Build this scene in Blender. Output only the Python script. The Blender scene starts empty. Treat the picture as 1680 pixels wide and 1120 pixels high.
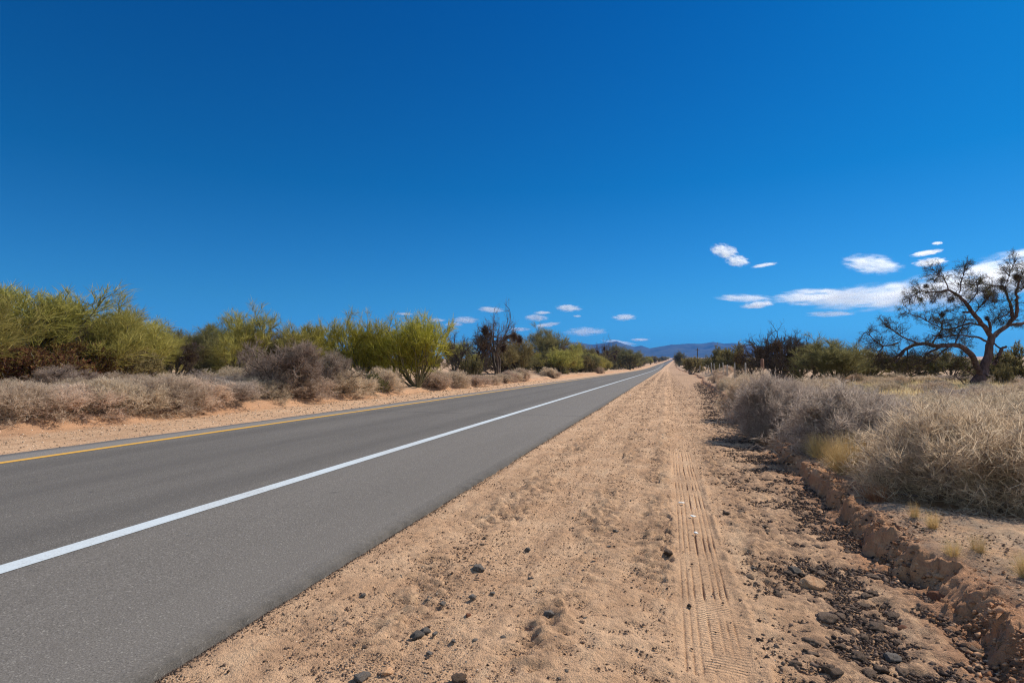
import bpy, math, random
import numpy as np
from mathutils import Matrix, Vector

# ------------------------------------------------------------------ camera, sky, sun, exposure
S = bpy.context.scene
COL = S.collection
FPX = 933.0
YAW = math.atan((1093 - 840) / FPX)
PIT = math.atan((602 - 560) / FPX)
CAMZ = 1.4
fwd = Vector((-math.sin(YAW) * math.cos(PIT), math.cos(YAW) * math.cos(PIT), math.sin(PIT)))
rgt = Vector((math.cos(YAW), math.sin(YAW), 0))
upv = rgt.cross(fwd)
cd = bpy.data.cameras.new('camera'); cam = bpy.data.objects.new('camera', cd); COL.objects.link(cam)
cd.sensor_width = 36; cd.lens = FPX / 1680 * 36; cd.clip_start = .05; cd.clip_end = 60000
M3 = Matrix((rgt, upv, -fwd)).transposed()
cam.matrix_world = Matrix.Translation((0, 0, CAMZ)) @ M3.to_4x4()
S.camera = cam

SUN_EL = math.radians(41)
SUN_AZ = math.radians(41)            # clockwise from the road direction (+Y)
W = bpy.data.worlds.new("World"); S.world = W; W.use_nodes = True
wt = W.node_tree; wt.nodes.clear()
def wn(t, **k):
    n = wt.nodes.new(t)
    for a, b in k.items(): setattr(n, a, b)
    return n
sky = wn('ShaderNodeTexSky', sky_type='NISHITA', sun_disc=False)
sky.sun_elevation = SUN_EL; sky.sun_rotation = SUN_AZ
sky.air_density = 1.0; sky.dust_density = .3; sky.ozone_density = 3.0
tc = wn('ShaderNodeTexCoord'); sx = wn('ShaderNodeSeparateXYZ')
wt.links.new(tc.outputs['Generated'], sx.inputs[0])
ramp = wn('ShaderNodeValToRGB')
wt.links.new(sx.outputs['Z'], ramp.inputs[0])
SKY_TINT = [(0.0, (0.0597, 0.2499, 0.4924)), (0.06, (0.0597, 0.2648, 0.4924)), (0.114, (0.0522, 0.2574, 0.4327)), (0.3, (0.006, 0.2126, 0.3879)), (0.56, (0.0004, 0.179, 0.3879)), (0.66, (0.017, 0.272, 0.51)), (0.85, (0.51, 0.68, 0.85)), (1.0, (0.68, 0.8075, 0.935))]  # upper stops, overhead and out of view, are raised as added fill
el = ramp.color_ramp.elements
for i, (p, c) in enumerate(SKY_TINT):
    e = el[i] if i < 2 and i < len(el) else el.new(p)
    e.position = p; e.color = (*c, 1)
mul = wn('ShaderNodeMix', data_type='RGBA', blend_type='MULTIPLY'); mul.inputs[0].default_value = 1
# unseen sky behind the viewer is tinted brighter and warmer to add fill light
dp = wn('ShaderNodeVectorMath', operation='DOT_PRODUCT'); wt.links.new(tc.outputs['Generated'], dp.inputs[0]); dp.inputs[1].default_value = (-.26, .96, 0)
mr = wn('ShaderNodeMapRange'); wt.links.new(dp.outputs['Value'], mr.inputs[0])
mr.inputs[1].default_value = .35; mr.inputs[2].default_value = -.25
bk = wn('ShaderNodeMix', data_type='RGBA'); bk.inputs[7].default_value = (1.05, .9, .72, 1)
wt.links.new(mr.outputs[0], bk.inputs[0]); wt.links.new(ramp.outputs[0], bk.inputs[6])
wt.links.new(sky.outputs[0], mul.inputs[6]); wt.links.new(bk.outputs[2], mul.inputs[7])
bg = wn('ShaderNodeBackground'); bg.inputs[1].default_value = .15
wo = wn('ShaderNodeOutputWorld')
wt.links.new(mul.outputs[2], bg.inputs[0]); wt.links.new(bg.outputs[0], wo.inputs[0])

ld = bpy.data.lights.new('sun', 'SUN'); ld.energy = 4.1; ld.angle = math.radians(.55); ld.color = (1, .91, .76)
sun = bpy.data.objects.new('sun', ld); COL.objects.link(sun)
sd = Vector((math.sin(SUN_AZ) * math.cos(SUN_EL), math.cos(SUN_AZ) * math.cos(SUN_EL), math.sin(SUN_EL)))
sun.rotation_euler = sd.to_track_quat('Z', 'Y').to_euler()
sun.location = (20, 20, 30)
S.view_settings.view_transform = 'Standard'; S.view_settings.look = 'None'
S.view_settings.exposure = .45; S.view_settings.gamma = 1
S.cycles.max_bounces = 8; S.cycles.diffuse_bounces = 3; S.cycles.volume_bounces = 3
S.cycles.transparent_max_bounces = 12
S.cycles.filter_width = 1.2
S.cycles.use_denoising = True; S.cycles.denoiser = 'OPENIMAGEDENOISE'; S.cycles.denoising_input_passes = 'RGB_ALBEDO_NORMAL'; S.cycles.denoising_prefilter = 'NONE'

# ------------------------------------------------------------------ noise and terrain
def _h(ix, iy, seed):
    n = (ix.astype(np.int64) * 374761393 + iy.astype(np.int64) * 668265263 + seed * 974634777) & 0xffffffff
    n = ((n ^ (n >> 13)) * 1274126177) & 0xffffffff
    n = (n ^ (n >> 16)) & 0xffffffff
    return n / 4294967295.0
def vnoise(x, y, seed=0):
    ix = np.floor(x); iy = np.floor(y); fx = x - ix; fy = y - iy
    fx = fx * fx * fx * (fx * (fx * 6 - 15) + 10); fy = fy * fy * fy * (fy * (fy * 6 - 15) + 10)
    a = _h(ix, iy, seed); b = _h(ix + 1, iy, seed); c = _h(ix, iy + 1, seed); d = _h(ix + 1, iy + 1, seed)
    return (a + (b - a) * fx) * (1 - fy) + (c + (d - c) * fx) * fy - .5
def fbm(x, y, sc, octv=4, seed=0, gain=.5):
    v = 0; a = 1.; f = 1. / sc
    for i in range(octv):
        v = v + a * vnoise(x * f + 17.3 * i, y * f - 9.1 * i, seed + i); a *= gain; f *= 2.03
    return v
def sstep(a, b, x):
    t = np.clip((x - a) / (b - a), 0, 1); return t * t * (3 - 2 * t)
def rise(Y): return .0165 * 60 * np.logaddexp(0, (Y - 290) / 60)
def shift(Y): return .018 * 60 * np.logaddexp(0, (Y - 350) / 60)
def bank_x(Y):
    return 1.42 + .036 * np.clip(Y - 2, 0, 95) + .20 * fbm(Y, Y * 0 + 3.3, 1.3, 5, 5, .6) + .7 * fbm(Y, Y * 0 + 8.3, 14, 2, 9) * sstep(6, 30, Y)
RE, LE = -2.26, -10.18               # asphalt edges
def macro(X, Y):
    X = np.asarray(X, float); Y = np.asarray(Y, float)
    l = X - shift(Y)
    bx = bank_x(Y)
    bw = .07 + .1 * sstep(10, 40, Y) + .13 * sstep(.02, .35, fbm(Y, Y * 0 + 21, 1.1, 3, 15))
    z = np.where(l > (RE + LE) / 2, -.03, -.025) + 0 * l
    z = z - .05 * sstep(.5, 1.2, l) * (1 - sstep(bx + .2, bx + .5, l))      # shallow ditch
    bh = .185 + .09 * fbm(Y, Y * 0 + 1, .9, 4, 12, .6)
    z = z + bh * sstep(bx, bx + bw, l) + .16 * sstep(bx + .2, bx + 9, l) + .1 * fbm(X, Y, 2.5, 3, 31) * sstep(bx, bx + 1, l)
    lb = -13.1 + .8 * fbm(Y, Y * 0 + 5, 3.0, 4, 21)
    z = z + (.26 + .1 * fbm(Y, Y * 0 + 2, 4, 2, 7)) * sstep(lb, lb - .9, l) + .15 * sstep(lb - 1, lb - 25, l) + .12 * fbm(X, Y, 3.5, 3, 33) * sstep(lb, lb - 2, l)
    under = sstep(LE - .02, LE + .06, l) * (1 - sstep(RE - .06, RE + .02, l))
    z = z * (1 - under) + under * -.07
    z = z + .6 * sstep(35, 70, Y) * sstep(bx + .5, bx + 3, l)
    return z + rise(Y)
def gz(x, y): return float(macro(np.array([x]), np.array([y]))[0])
def at(px, py, t0=1.5, t1=4000):
    """world point of the ground seen at a pixel of the 1680x1120 photo"""
    d = fwd + rgt * ((px - 840) / FPX) + upv * ((560 - py) / FPX)
    t = t0; pt = t0
    while t < t1:
        if CAMZ + d.z * t <= gz(d.x * t, d.y * t): break
        pt = t; t *= 1.02
    a, b = pt, t
    for _ in range(14):
        m = (a + b) / 2
        if CAMZ + d.z * m <= gz(d.x * m, d.y * m): b = m
        else: a = m
    return Vector((d.x * b, d.y * b, gz(d.x * b, d.y * b))), b
def atz(px, depth):
    d = fwd + rgt * ((px - 840) / FPX)
    d = d / (d.dot(fwd))
    return Vector((d.x * depth, d.y * depth, gz(d.x * depth, d.y * depth)))
def pix3(px, py, depth):
    d = fwd + rgt * ((px - 840) / FPX) + upv * ((560 - py) / FPX)
    return np.array((d.x * depth, d.y * depth, CAMZ + d.z * depth))

# ------------------------------------------------------------------ mesh helpers
def mk(name, V, F, mat, attrs=None, smooth=False):
    """V (n,3); F list of int arrays (m,k) of equal-size polygons"""
    me = bpy.data.meshes.new(name)
    V = np.asarray(V, np.float32)
    F = [np.asarray(f, np.int32) for f in (F if isinstance(F, list) else [F]) if len(f)]
    me.vertices.add(len(V)); me.vertices.foreach_set('co', V.ravel())
    loops = np.concatenate([f.ravel() for f in F]); sizes = np.concatenate([np.full(len(f), f.shape[1], np.int32) for f in F])
    me.loops.add(len(loops)); me.loops.foreach_set('vertex_index', loops)
    me.polygons.add(len(sizes)); st = np.zeros(len(sizes), np.int32); st[1:] = np.cumsum(sizes)[:-1]
    me.polygons.foreach_set('loop_start', st)
    try: me.polygons.foreach_set('loop_total', sizes)
    except Exception: pass
    if smooth: me.polygons.foreach_set('use_smooth', np.ones(len(sizes), bool))
    for k, a in (attrs or {}).items():
        at_ = me.attributes.new(k, 'FLOAT', 'POINT'); at_.data.foreach_set('value', np.asarray(a, np.float32).ravel())
    me.update(calc_edges=True)
    if mat: me.materials.append(mat)
    return me
def link(name, me, parent=None, loc=None):
    o = bpy.data.objects.new(name, me); COL.objects.link(o)
    if parent: o.parent = parent
    if loc is not None: o.location = loc
    return o
def tag(o, label=None, cat=None, group=None, kind=None):
    if label: o['label'] = label
    if cat: o['category'] = cat
    if group: o['group'] = group
    if kind: o['kind'] = kind
    return o

# ------------------------------------------------------------------ materials
def mat_new(name):
    m = bpy.data.materials.new(name); m.use_nodes = True
    nt = m.node_tree; nt.nodes.clear()
    out = nt.nodes.new('ShaderNodeOutputMaterial')
    return m, nt, out
class NB:
    def __init__(s, nt): s.nt = nt
    def n(s, t, ins=None, **k):
        nd = s.nt.nodes.new(t)
        for a, b in k.items(): setattr(nd, a, b)
        for a, b in (ins or {}).items():
            if hasattr(b, 'is_output'): s.nt.links.new(b, nd.inputs[a])
            else: nd.inputs[a].default_value = b
        return nd
    def math(s, op, a, b=0., c=None, clamp=False):
        ins = {0: a, 1: b}
        if c is not None: ins[2] = c
        return s.n('ShaderNodeMath', ins, operation=op, use_clamp=clamp).outputs[0]
    def mix(s, f, a, b, mode='MIX'):
        if isinstance(a, tuple): a = (*a, 1) if len(a) == 3 else a
        if isinstance(b, tuple): b = (*b, 1) if len(b) == 3 else b
        return s.n('ShaderNodeMix', {0: f, 6: a, 7: b}, data_type='RGBA', blend_type=mode).outputs[2]
    def noise(s, v, scale, detail=3, rough=.55, col=False):
        nd = s.n('ShaderNodeTexNoise', {'Vector': v, 'Scale': scale, 'Detail': detail, 'Roughness': rough})
        return nd.outputs[1 if col else 0]
    def ramp(s, f, pts):
        nd = s.n('ShaderNodeValToRGB', {0: f})
        el = nd.color_ramp.elements
        for i, (p, c) in enumerate(pts):
            e = el[i] if i < 2 else el.new(p)
            e.position = p; e.color = (*c, 1) if len(c) == 3 else c
        return nd.outputs[0]
    def rng(s, f, a, b, c=0., d=1.):
        return s.n('ShaderNodeMapRange', {0: f, 1: a, 2: b, 3: c, 4: d}, clamp=True).outputs[0]
    def attr(s, name): return s.n('ShaderNodeAttribute', attribute_name=name).outputs['Fac']
def twig_mat(name, cols, trans=.3, vary=.25):
    """cols: list of 3 colours spread by per-twig attribute v; each plant copy shifts a little"""
    m, nt, out = mat_new(name); b = NB(nt)
    c = b.ramp(b.attr('v'), [(0, cols[0]), (1, cols[-1])] + [(i / (len(cols) - 1), cols[i]) for i in range(1, len(cols) - 1)])
    oi = b.n('ShaderNodeObjectInfo').outputs['Random']
    hs = b.n('ShaderNodeHueSaturation', {'Hue': b.rng(oi, 0, 1, .5 - .03 * vary * 2, .5 + .03 * vary * 2), 'Value': b.rng(b.math('FRACT', b.math('MULTIPLY', oi, 7.31)), 0, 1, 1 - vary, 1 + vary), 'Color': c}).outputs[0]
    d = b.n('ShaderNodeBsdfDiffuse', {0: hs})
    if trans > 0:
        t = b.n('ShaderNodeBsdfTranslucent', {0: hs})
        mx = b.n('ShaderNodeMixShader', {0: trans}); nt.links.new(d.outputs[0], mx.inputs[1]); nt.links.new(t.outputs[0], mx.inputs[2])
        nt.links.new(mx.outputs[0], out.inputs[0])
    else: nt.links.new(d.outputs[0], out.inputs[0])
    return m
def bark_mat(name, a, bb, scale=30):
    m, nt, out = mat_new(name); b = NB(nt)
    co = b.n('ShaderNodeTexCoord').outputs['Object']
    mp = b.n('ShaderNodeMapping', {0: co, 3: (1, 1, .25)}).outputs[0]
    n = b.noise(mp, scale, 5, .65)
    c = b.mix(b.rng(n, .35, .65), a, bb)
    p = b.n('ShaderNodeBsdfPrincipled', {'Base Color': c, 'Roughness': .9, 'Specular IOR Level': .2})
    bp = b.n('ShaderNodeBump', {'Strength': .8, 'Distance': .03, 'Height': n}); nt.links.new(bp.outputs[0], p.inputs['Normal'])
    nt.links.new(p.outputs[0], out.inputs[0]); return m

# ------------------------------------------------------------------ plant growing
def norm(v): return v / np.maximum(np.linalg.norm(v, axis=-1, keepdims=True), 1e-9)
def walk(r, p0, d0, L, seg, wander, up):
    n = len(p0); P = np.zeros((n, seg + 1, 3)); P[:, 0] = p0; d = norm(d0); L = np.broadcast_to(L, (n,))
    for k in range(seg):
        d = norm(d + r.normal(0, wander, (n, 3)) + np.array([0, 0, up]))
        P[:, k + 1] = P[:, k] + d * (L / seg)[:, None]
    return P
def roots(r, n, a0, a1, L, seg, wander, up, base=.06):
    az = (np.arange(n) + r.uniform(-.4, .4, n)) / n * 2 * np.pi * 1.0; r.shuffle(az)
    a = np.radians(r.uniform(a0, a1, n))
    d = np.stack([np.sin(a) * np.cos(az), np.sin(a) * np.sin(az), np.cos(a)], 1)
    p = np.stack([np.cos(az) * base * r.uniform(.2, 1, n), np.sin(az) * base * r.uniform(.2, 1, n), np.full(n, -.05)], 1)
    return walk(r, p, d, L * r.uniform(.7, 1.1, n), seg, wander, up)
def spots(r, P, n, t0, t1):
    N, K, _ = P.shape
    t = r.uniform(t0, t1, (N, n)) * (K - 1); t = np.minimum(t, K - 1.001)
    i = t.astype(int); f = (t - i)[..., None]
    a = P[np.arange(N)[:, None], i]; b_ = P[np.arange(N)[:, None], i + 1]
    return (a + (b_ - a) * f).reshape(-1, 3), norm(b_ - a).reshape(-1, 3), (t / (K - 1)).reshape(-1)
def tilt(r, d, ang, sd):
    n = len(d); q = r.normal(size=(n, 3)); q = norm(q - (q * d).sum(1, keepdims=True) * d)
    a = np.radians(r.normal(ang, sd, n))[:, None]
    return d * np.cos(a) + q * np.sin(a)
def sprout(r, P, n, t0, t1, ang, L, seg, wander, up, taper=.4):
    p, d, t = spots(r, P, n, t0, t1)
    return walk(r, p, tilt(r, d, ang, ang * .35), L * r.uniform(.55, 1.15, len(p)) * (1 - taper * t), seg, wander, up)
def tubes(P, r0, r1, sides):
    N, K, _ = P.shape
    T = np.zeros_like(P); T[:, 1:-1] = P[:, 2:] - P[:, :-2]; T[:, 0] = P[:, 1] - P[:, 0]; T[:, -1] = P[:, -1] - P[:, -2]; T = norm(T)
    ref = np.where(np.abs(T[..., 2:3]) < .9, np.array([0, 0, 1.]), np.array([1., 0, 0]))
    A = norm(np.cross(T, ref)); B = np.cross(T, A)
    rad = (np.broadcast_to(r0, (N,))[:, None] * (1 - np.linspace(0, 1, K)) + np.broadcast_to(r1, (N,))[:, None] * np.linspace(0, 1, K))[..., None, None]
    th = np.arange(sides) / sides * 2 * np.pi
    V = P[:, :, None] + rad * (A[:, :, None] * np.cos(th)[None, None, :, None] + B[:, :, None] * np.sin(th)[None, None, :, None])
    idx = np.arange(N * K * sides).reshape(N, K, sides)
    a = idx[:, :-1]; b_ = idx[:, 1:]
    F = np.stack([a, np.roll(a, -1, 2), np.roll(b_, -1, 2), b_], -1).reshape(-1, 4)
    return V.reshape(-1, 3), F
def slivers(r, p, d, L, w, bend=.0):
    n = len(p); L = np.broadcast_to(L, (n,))[:, None]
    s = norm(np.cross(d, r.normal(size=(n, 3)))) * (np.broadcast_to(w, (n,))[:, None] / 2)
    V = np.stack([p - s, p + s, p + d * L * .55 + s * .8, p + d * L + np.array([0, 0, -1.]) * L * bend, p + d * L * .55 - s * .8], 1)
    F = np.arange(n * 5).reshape(n, 5)
    return V.reshape(-1, 3), F
class Geo:
    def __init__(s): s.V = []; s.F = []; s.A = []; s.n = 0
    def add(s, VF, v):
        V, F = VF; s.V.append(V); s.F.append(F + s.n); s.n += len(V)
        v = np.asarray(v, float)
        s.A.append(np.broadcast_to(v, (len(V),)) if v.ndim == 0 else np.repeat(v, len(V) // len(v))); return s
    def mesh(s, name, mat, smooth=False):
        return mk(name, np.concatenate(s.V), s.F, mat, {'v': np.concatenate(s.A)}, smooth)
    def ext(s):
        V = np.concatenate(s.V); return np.percentile(V[:, 2], 99.3), (np.percentile(np.abs(V[:, 0]), 99) + np.percentile(np.abs(V[:, 1]), 99))

MB = {
 'pv_bark': bark_mat('green_bark', (.08, .07, .04), (.17, .15, .08), 20),
 'dark_bark': bark_mat('dark_bark', (.045, .035, .028), (.13, .10, .08), 14),
 'grey_wood': twig_mat('grey_wood', [(.12, .095, .085), (.22, .18, .16), (.34, .30, .28)], 0),
 'pv_twig': twig_mat('palo_verde_twigs', [(.15, .15, .04), (.34, .31, .08), (.60, .52, .18)], .5, .2),
 'pv_bright': twig_mat('bright_palo_verde_twigs', [(.16, .17, .02), (.36, .33, .045), (.60, .52, .12)], .5, .10),
 'creo': twig_mat('bush_leaves', [(.085, .08, .035), (.19, .17, .075), (.35, .305, .15)], .42, .22),
 'olive': twig_mat('olive_bush_leaves', [(.10, .08, .04), (.22, .18, .08), (.40, .33, .16)], .42, .22),
 'tan': twig_mat('dry_twigs', [(.40, .30, .22), (.63, .485, .36), (.85, .69, .53)], .42, .18),
 'greytan': twig_mat('grey_dry_twigs', [(.27, .21, .18), (.47, .38, .32), (.70, .58, .49)], .42, .12),
 'stem': twig_mat('woody_stems', [(.10, .08, .07), (.20, .16, .145), (.36, .31, .28)], 0, .15),
 'bare': twig_mat('bare_grey_twigs', [(.14, .10, .08), (.28, .215, .175), (.44, .35, .29)], .2, .12),
 'gold': twig_mat('golden_blades', [(.62, .46, .22), (.84, .67, .36), (.95, .84, .55)], .45, .1),
 'redg': twig_mat('rusty_blades', [(.38, .14, .07), (.52, .24, .12), (.62, .36, .18)], .3, .1),
 'mist': twig_mat('mistletoe_tangle', [(.035, .022, .016), (.09, .055, .036), (.20, .13, .07)], .25, .1),
 'rust': twig_mat('rusty_leaves', [(.07, .03, .022), (.17, .085, .045), (.24, .21, .06)], .35, .25),
 'deadt': twig_mat('dead_twigs', [(.055, .04, .032), (.12, .09, .07), (.22, .17, .14)], .0, .15),
 'mesq': twig_mat('mesquite_leaflets', [(.05, .05, .018), (.12, .12, .035), (.24, .2, .07)], .3, .05),
}
def palo_verde(seed, leaf='pv_twig', spread=46, dens=9, L=1.55, n0=6, tall=.09, w=.0075, low=.3):
    r = np.random.default_rng(seed)
    a = roots(r, n0, 5, spread, L, 6, .13, tall)
    b_ = sprout(r, a, 6, low, 1, 30, L * .95, 6, .13, max(.11, tall), .2)
    c = sprout(r, b_, 8, .25, 1, 34, L * .48, 4, .15, max(.07, tall * .7))
    d = sprout(r, c, 6, .1, 1, 30, L * .27, 2, .12, .05)
    g = Geo().add(tubes(a, r.uniform(.035, .06, len(a)), .02, 7), .5).add(tubes(b_, .018, .008, 5), .5)
    h = Geo().add(tubes(c, .010, .004, 3), r.uniform(.3, .9, len(c))).add(tubes(d, .0035, .0016, 3), r.uniform(.1, .8, len(d)))
    p, dd, t = spots(r, d, dens, 0, 1)
    h.add(slivers(r, p, tilt(r, dd, 24, 10), L * .16 * r.uniform(.5, 1.3, len(p)), w * r.uniform(.7, 1.3, len(p))), r.uniform(0, 1, len(p)))
    return [('trunk', g.mesh('trunk', MB['pv_bark'], True)), ('crown', h.mesh('crown', MB[leaf]))], h.ext()
def bush(seed, leaf='creo', n0=14, L=.75, dens=16, w=.016, ll=.07, names=('stems', 'foliage')):
    r = np.random.default_rng(seed)
    a = roots(r, n0, 4, 78, L, 5, .16, .08, .15)
    b_ = sprout(r, a, 7, .2, 1, 34, L * .7, 4, .15, .06)
    c = sprout(r, b_, 7, .15, 1, 36, L * .4, 3, .15, .03)
    g = Geo().add(tubes(a, .02, .008, 5), r.uniform(.2, 1, len(a))).add(tubes(b_, .007, .003, 3), r.uniform(.1, .9, len(b_)))
    h = Geo().add(tubes(c, .003, .0012, 3), r.uniform(0, .4, len(c)))
    p, dd, t = spots(r, c, dens, .1, 1)
    h.add(slivers(r, p, tilt(r, dd, 35, 18), ll * r.uniform(.6, 1.5, len(p)), w * r.uniform(.6, 1.2, len(p))), np.clip(r.normal(.5, .3, len(p)), 0, 1))
    return [(names[0], g.mesh('stems', MB['stem'])), (names[1], h.mesh('foliage', MB[leaf]))], h.ext()
def dry_shrub(seed, mat='tan', n0=50, dens=9, k1=7, k2=9, w=.0034, L=.42, fine=1.0):
    r = np.random.default_rng(seed)
    a = roots(r, n0, 3, 86, L, 5, .22, .10, .14)
    b_ = sprout(r, a, k1, .25, 1, 36, L * .72, 4, .2, .10)
    c = sprout(r, b_, k2, .15, 1, 40, L * .36, 4, .3, .06)
    g = Geo().add(tubes(a, .0075, .003, 4), r.uniform(.1, 1, len(a))).add(tubes(b_, .0028 * fine, .0014, 3), r.uniform(.2, 1, len(b_)))
    h = Geo().add(tubes(c, .0014 * fine, .0007, 3), r.uniform(0, .6, len(c)))
    p, dd, t = spots(r, c, dens, .1, 1)
    h.add(slivers(r, p, norm(tilt(r, dd, 42, 22) + np.array([0, 0, .12])), .055 * r.uniform(.5, 1.5, len(p)), w * r.uniform(.6, 1.2, len(p))), np.clip(r.normal(.5, .28, len(p)), 0, 1))
    return [('stems', g.mesh('stems', MB['stem'])), ('twigs', h.mesh('twigs', MB[mat]))], h.ext()
def clump(r, g, c, rad, n, L, w, v=(0, 1)):
    d = norm(r.normal(size=(n, 3))); p = c + d * (rad * r.uniform(.1, .8, n) ** .7)[:, None] * np.array([1, 1, .9])
    d2 = norm(d + r.normal(0, .6, (n, 3)) + np.array([0, 0, -.15]))
    g.add(slivers(r, p, d2, L * r.uniform(.5, 1.4, n), w), r.uniform(v[0], v[1], n))
def dead_tree(seed, n0=4, L=1.7, clumps=5, dens=7, spread=60, up=.05, r0=.11, tw='deadt'):
    r = np.random.default_rng(seed)
    a = roots(r, n0, 8, spread, L, 7, .24, up, .12)
    b_ = sprout(r, a, 5, .3, 1, 42, L * .8, 6, .22, .06)
    c = sprout(r, b_, 6, .2, 1, 42, L * .45, 5, .22, .04)
    d = sprout(r, c, 6, .2, 1, 40, L * .22, 3, .2, .03)
    g = Geo().add(tubes(a, r.uniform(r0 * .6, r0, len(a)), r0 * .3, 8), .5).add(tubes(b_, r0 * .32, .012, 5), .5)
    h = Geo().add(tubes(c, .013, .005, 4), r.uniform(0, .8, len(c))).add(tubes(d, .005, .002, 3), r.uniform(.1, 1, len(d)))
    p, dd, t = spots(r, d, dens, .1, 1)
    h.add(slivers(r, p, tilt(r, dd, 38, 12), .14 * r.uniform(.5, 1.3, len(p)), .006), r.uniform(.1, 1, len(p)))
    parts = [('trunk', g.mesh('trunk', MB['dark_bark'], True)), ('crown', h.mesh('crown', MB[tw]))]
    if clumps:
        q = Geo()
        for i in r.choice(len(c), clumps, replace=False):
            clump(r, q, c[i, -1], r.uniform(.13, .3), 520, .12, .014)
        parts.append(('mistletoe', q.mesh('mistletoe', MB['mist'])))
    return parts, h.ext()
def grass(seed, n=420, L=.34, w=.003, mat='gold', spread=30, base=.07, bend=.25):
    r = np.random.default_rng(seed)
    az = r.uniform(0, 6.283, n); a = np.radians(np.abs(r.normal(0, spread, n)))
    d = np.stack([np.sin(a) * np.cos(az), np.sin(a) * np.sin(az), np.cos(a)], 1)
    p = np.stack([np.cos(az), np.sin(az), az * 0], 1) * (base * np.sqrt(r.uniform(0, 1, n)))[:, None]; p[:, 2] = -.01
    P = walk(r, p, d, L * r.uniform(.45, 1.15, n), 4, .09, -.05 * bend * 4)
    g = Geo().add(tubes(P, w / 2, .0004, 3), r.uniform(0, 1, n))
    return [('blades', g.mesh('blades', MB[mat]))], g.ext()

def place(proto, name, loc, h=None, w=None, rz=None, label=None, cat=None, group=None, rnd=random, scale=None, lean=0):
    parts, (H, Wd) = proto
    if scale is None:
        sz = h / H; sxy = w / Wd if w else sz
    else: sz = sxy = scale
    rz = rnd.uniform(0, 6.283) if rz is None else rz
    if len(parts) == 1:
        o = bpy.data.objects.new(name, parts[0][1]); COL.objects.link(o)
    else:
        o = bpy.data.objects.new(name, None); COL.objects.link(o); o.empty_display_size = .2
        for nm, me in parts:
            c = bpy.data.objects.new(nm, me); COL.objects.link(c); c.parent = o
    o.location = loc; o.scale = (sxy, sxy, sz); o.rotation_euler = (lean, 0, rz)
    return tag(o, label, cat, group)

# ------------------------------------------------------------------ ground
def axis(*segs):
    out = []
    for a, b, s in segs: out.append(np.arange(a, b - s * .5, s))
    return np.concatenate(out)
def geo_axis(a, b, s0, ratio):
    out = [a]; s = s0
    while out[-1] < b: s = max(s, (out[-1] - a) * ratio + s0); out.append(out[-1] + s)
    return np.array(out)
gx = np.concatenate([-geo_axis(17, 9000, .3, .12)[::-1], axis((-17, -13, .07), (-13, -10.4, .15), (-10.4, -9.8, .05), (-9.8, -2.6, .6), (-2.6, -.02, .022), (-.02, .5, .005), (.5, 2.9, .018), (2.9, 6, .05)), geo_axis(6, 9000, .08, .05)])
gy = np.concatenate([-geo_axis(0, 60, .3, .3)[::-1][:-1], axis((0, 1.6, .1), (1.6, 4.2, .016)), geo_axis(4.2, 9000, .017, .0058)])
X, Y = np.meshgrid(gx, gy)
Z = macro(X, Y)
l = X - shift(Y); bx = bank_x(Y)
near = 1 - sstep(25, 60, Y)
vergeR = sstep(RE, RE + .25, l) * (1 - sstep(bx - .1, bx + .1, l))
ditch = sstep(.45, 1.0, l + .25 * fbm(X, Y, .8, 3, 41)) * (1 - sstep(bx, bx + .15, l))
bankf = np.exp(-((l - bx - .08) / .15) ** 2) * sstep(-1, 1.5, Y)
plain = sstep(bx + .1, bx + .3, l)
leftb = sstep(-13.2, -14.2, l)
churn = (np.exp(-((l + .62 + .1 * fbm(Y, Y * 0, 2, 2, 3)) / .16) ** 2) + .8 * np.exp(-((l + 1.55) / .22) ** 2) + np.exp(-((l + .12 + .1 * fbm(Y, Y * 0 + 4, 3, 2, 4)) / .13) ** 2) + .6 * np.exp(-((l - .62) / .1) ** 2))
churn = np.clip(churn * (0.75 + 2.2 * fbm(X, Y, 1.1, 3, 55)), 0, 1) * vergeR
f1 = fbm(X, Y, .35, 4, 61); f2 = fbm(X, Y, .07, 3, 62, .6); f3 = fbm(X, Y * .45, .12, 3, 66)
det = vergeR * (.016 * f1 + .015 * f2 + .012 * np.clip(fbm(X, Y, .045, 2, 68), 0, 1)) + churn * (.042 * f2 + .03 * f3)
det += ditch * (.02 * f1 + .022 * f2) + plain * (.03 * f1 + .014 * f2) + leftb * .05 * f1
ed = 1 - np.abs(fbm(X, Y, .3, 4, 71, .55)) * 2.4
det += bankf * (.05 * (ed - .5) + .075 * fbm(X, Y, .10, 5, 73, .72) - .05 * np.clip(fbm(X, Y, .06, 3, 79, .6), 0, 1))
Xd = X + bankf * (.06 * fbm(X, Y, .22, 3, 75) + .07 * fbm(X, Y, .08, 3, 78, .6))
# tyre rut with longitudinal tread grooves, and the softer ruts beside it
tr = sstep(.03, .07, l) * (1 - sstep(.36, .40, l)) * (1 - sstep(7, 14, Y)) * sstep(2.78, 2.95, Y + .15 * fbm(X, Y, .1, 2, 81))
wob = .05 * fbm(Y, Y * 0, 3.5, 2, 83)
gr = 0
for k, gx0 in enumerate((.075, .112, .150, .208, .268, .305, .342)):
    gr = gr + (1.0 if k != 3 else 1.5) * np.exp(-((l - gx0 - wob) / .0055) ** 2)
det = det * (1 - .75 * tr) + tr * (-.006 - .015 * gr * np.clip(.55 + 1.1 * fbm(X, Y, .3, 3, 85), 0, 1.2))
ridge = np.exp(-((l - .425 - wob - .03 * np.sin(Y * .8)) / .022) ** 2) * (1 - sstep(6, 9, Y)) * sstep(2.2, 2.7, Y)
det += .016 * ridge * (.6 + fbm(X, Y, .2, 2, 88))
rut2 = np.exp(-((l - .28) / .2) ** 2) * sstep(4, 12, Y)
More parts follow.
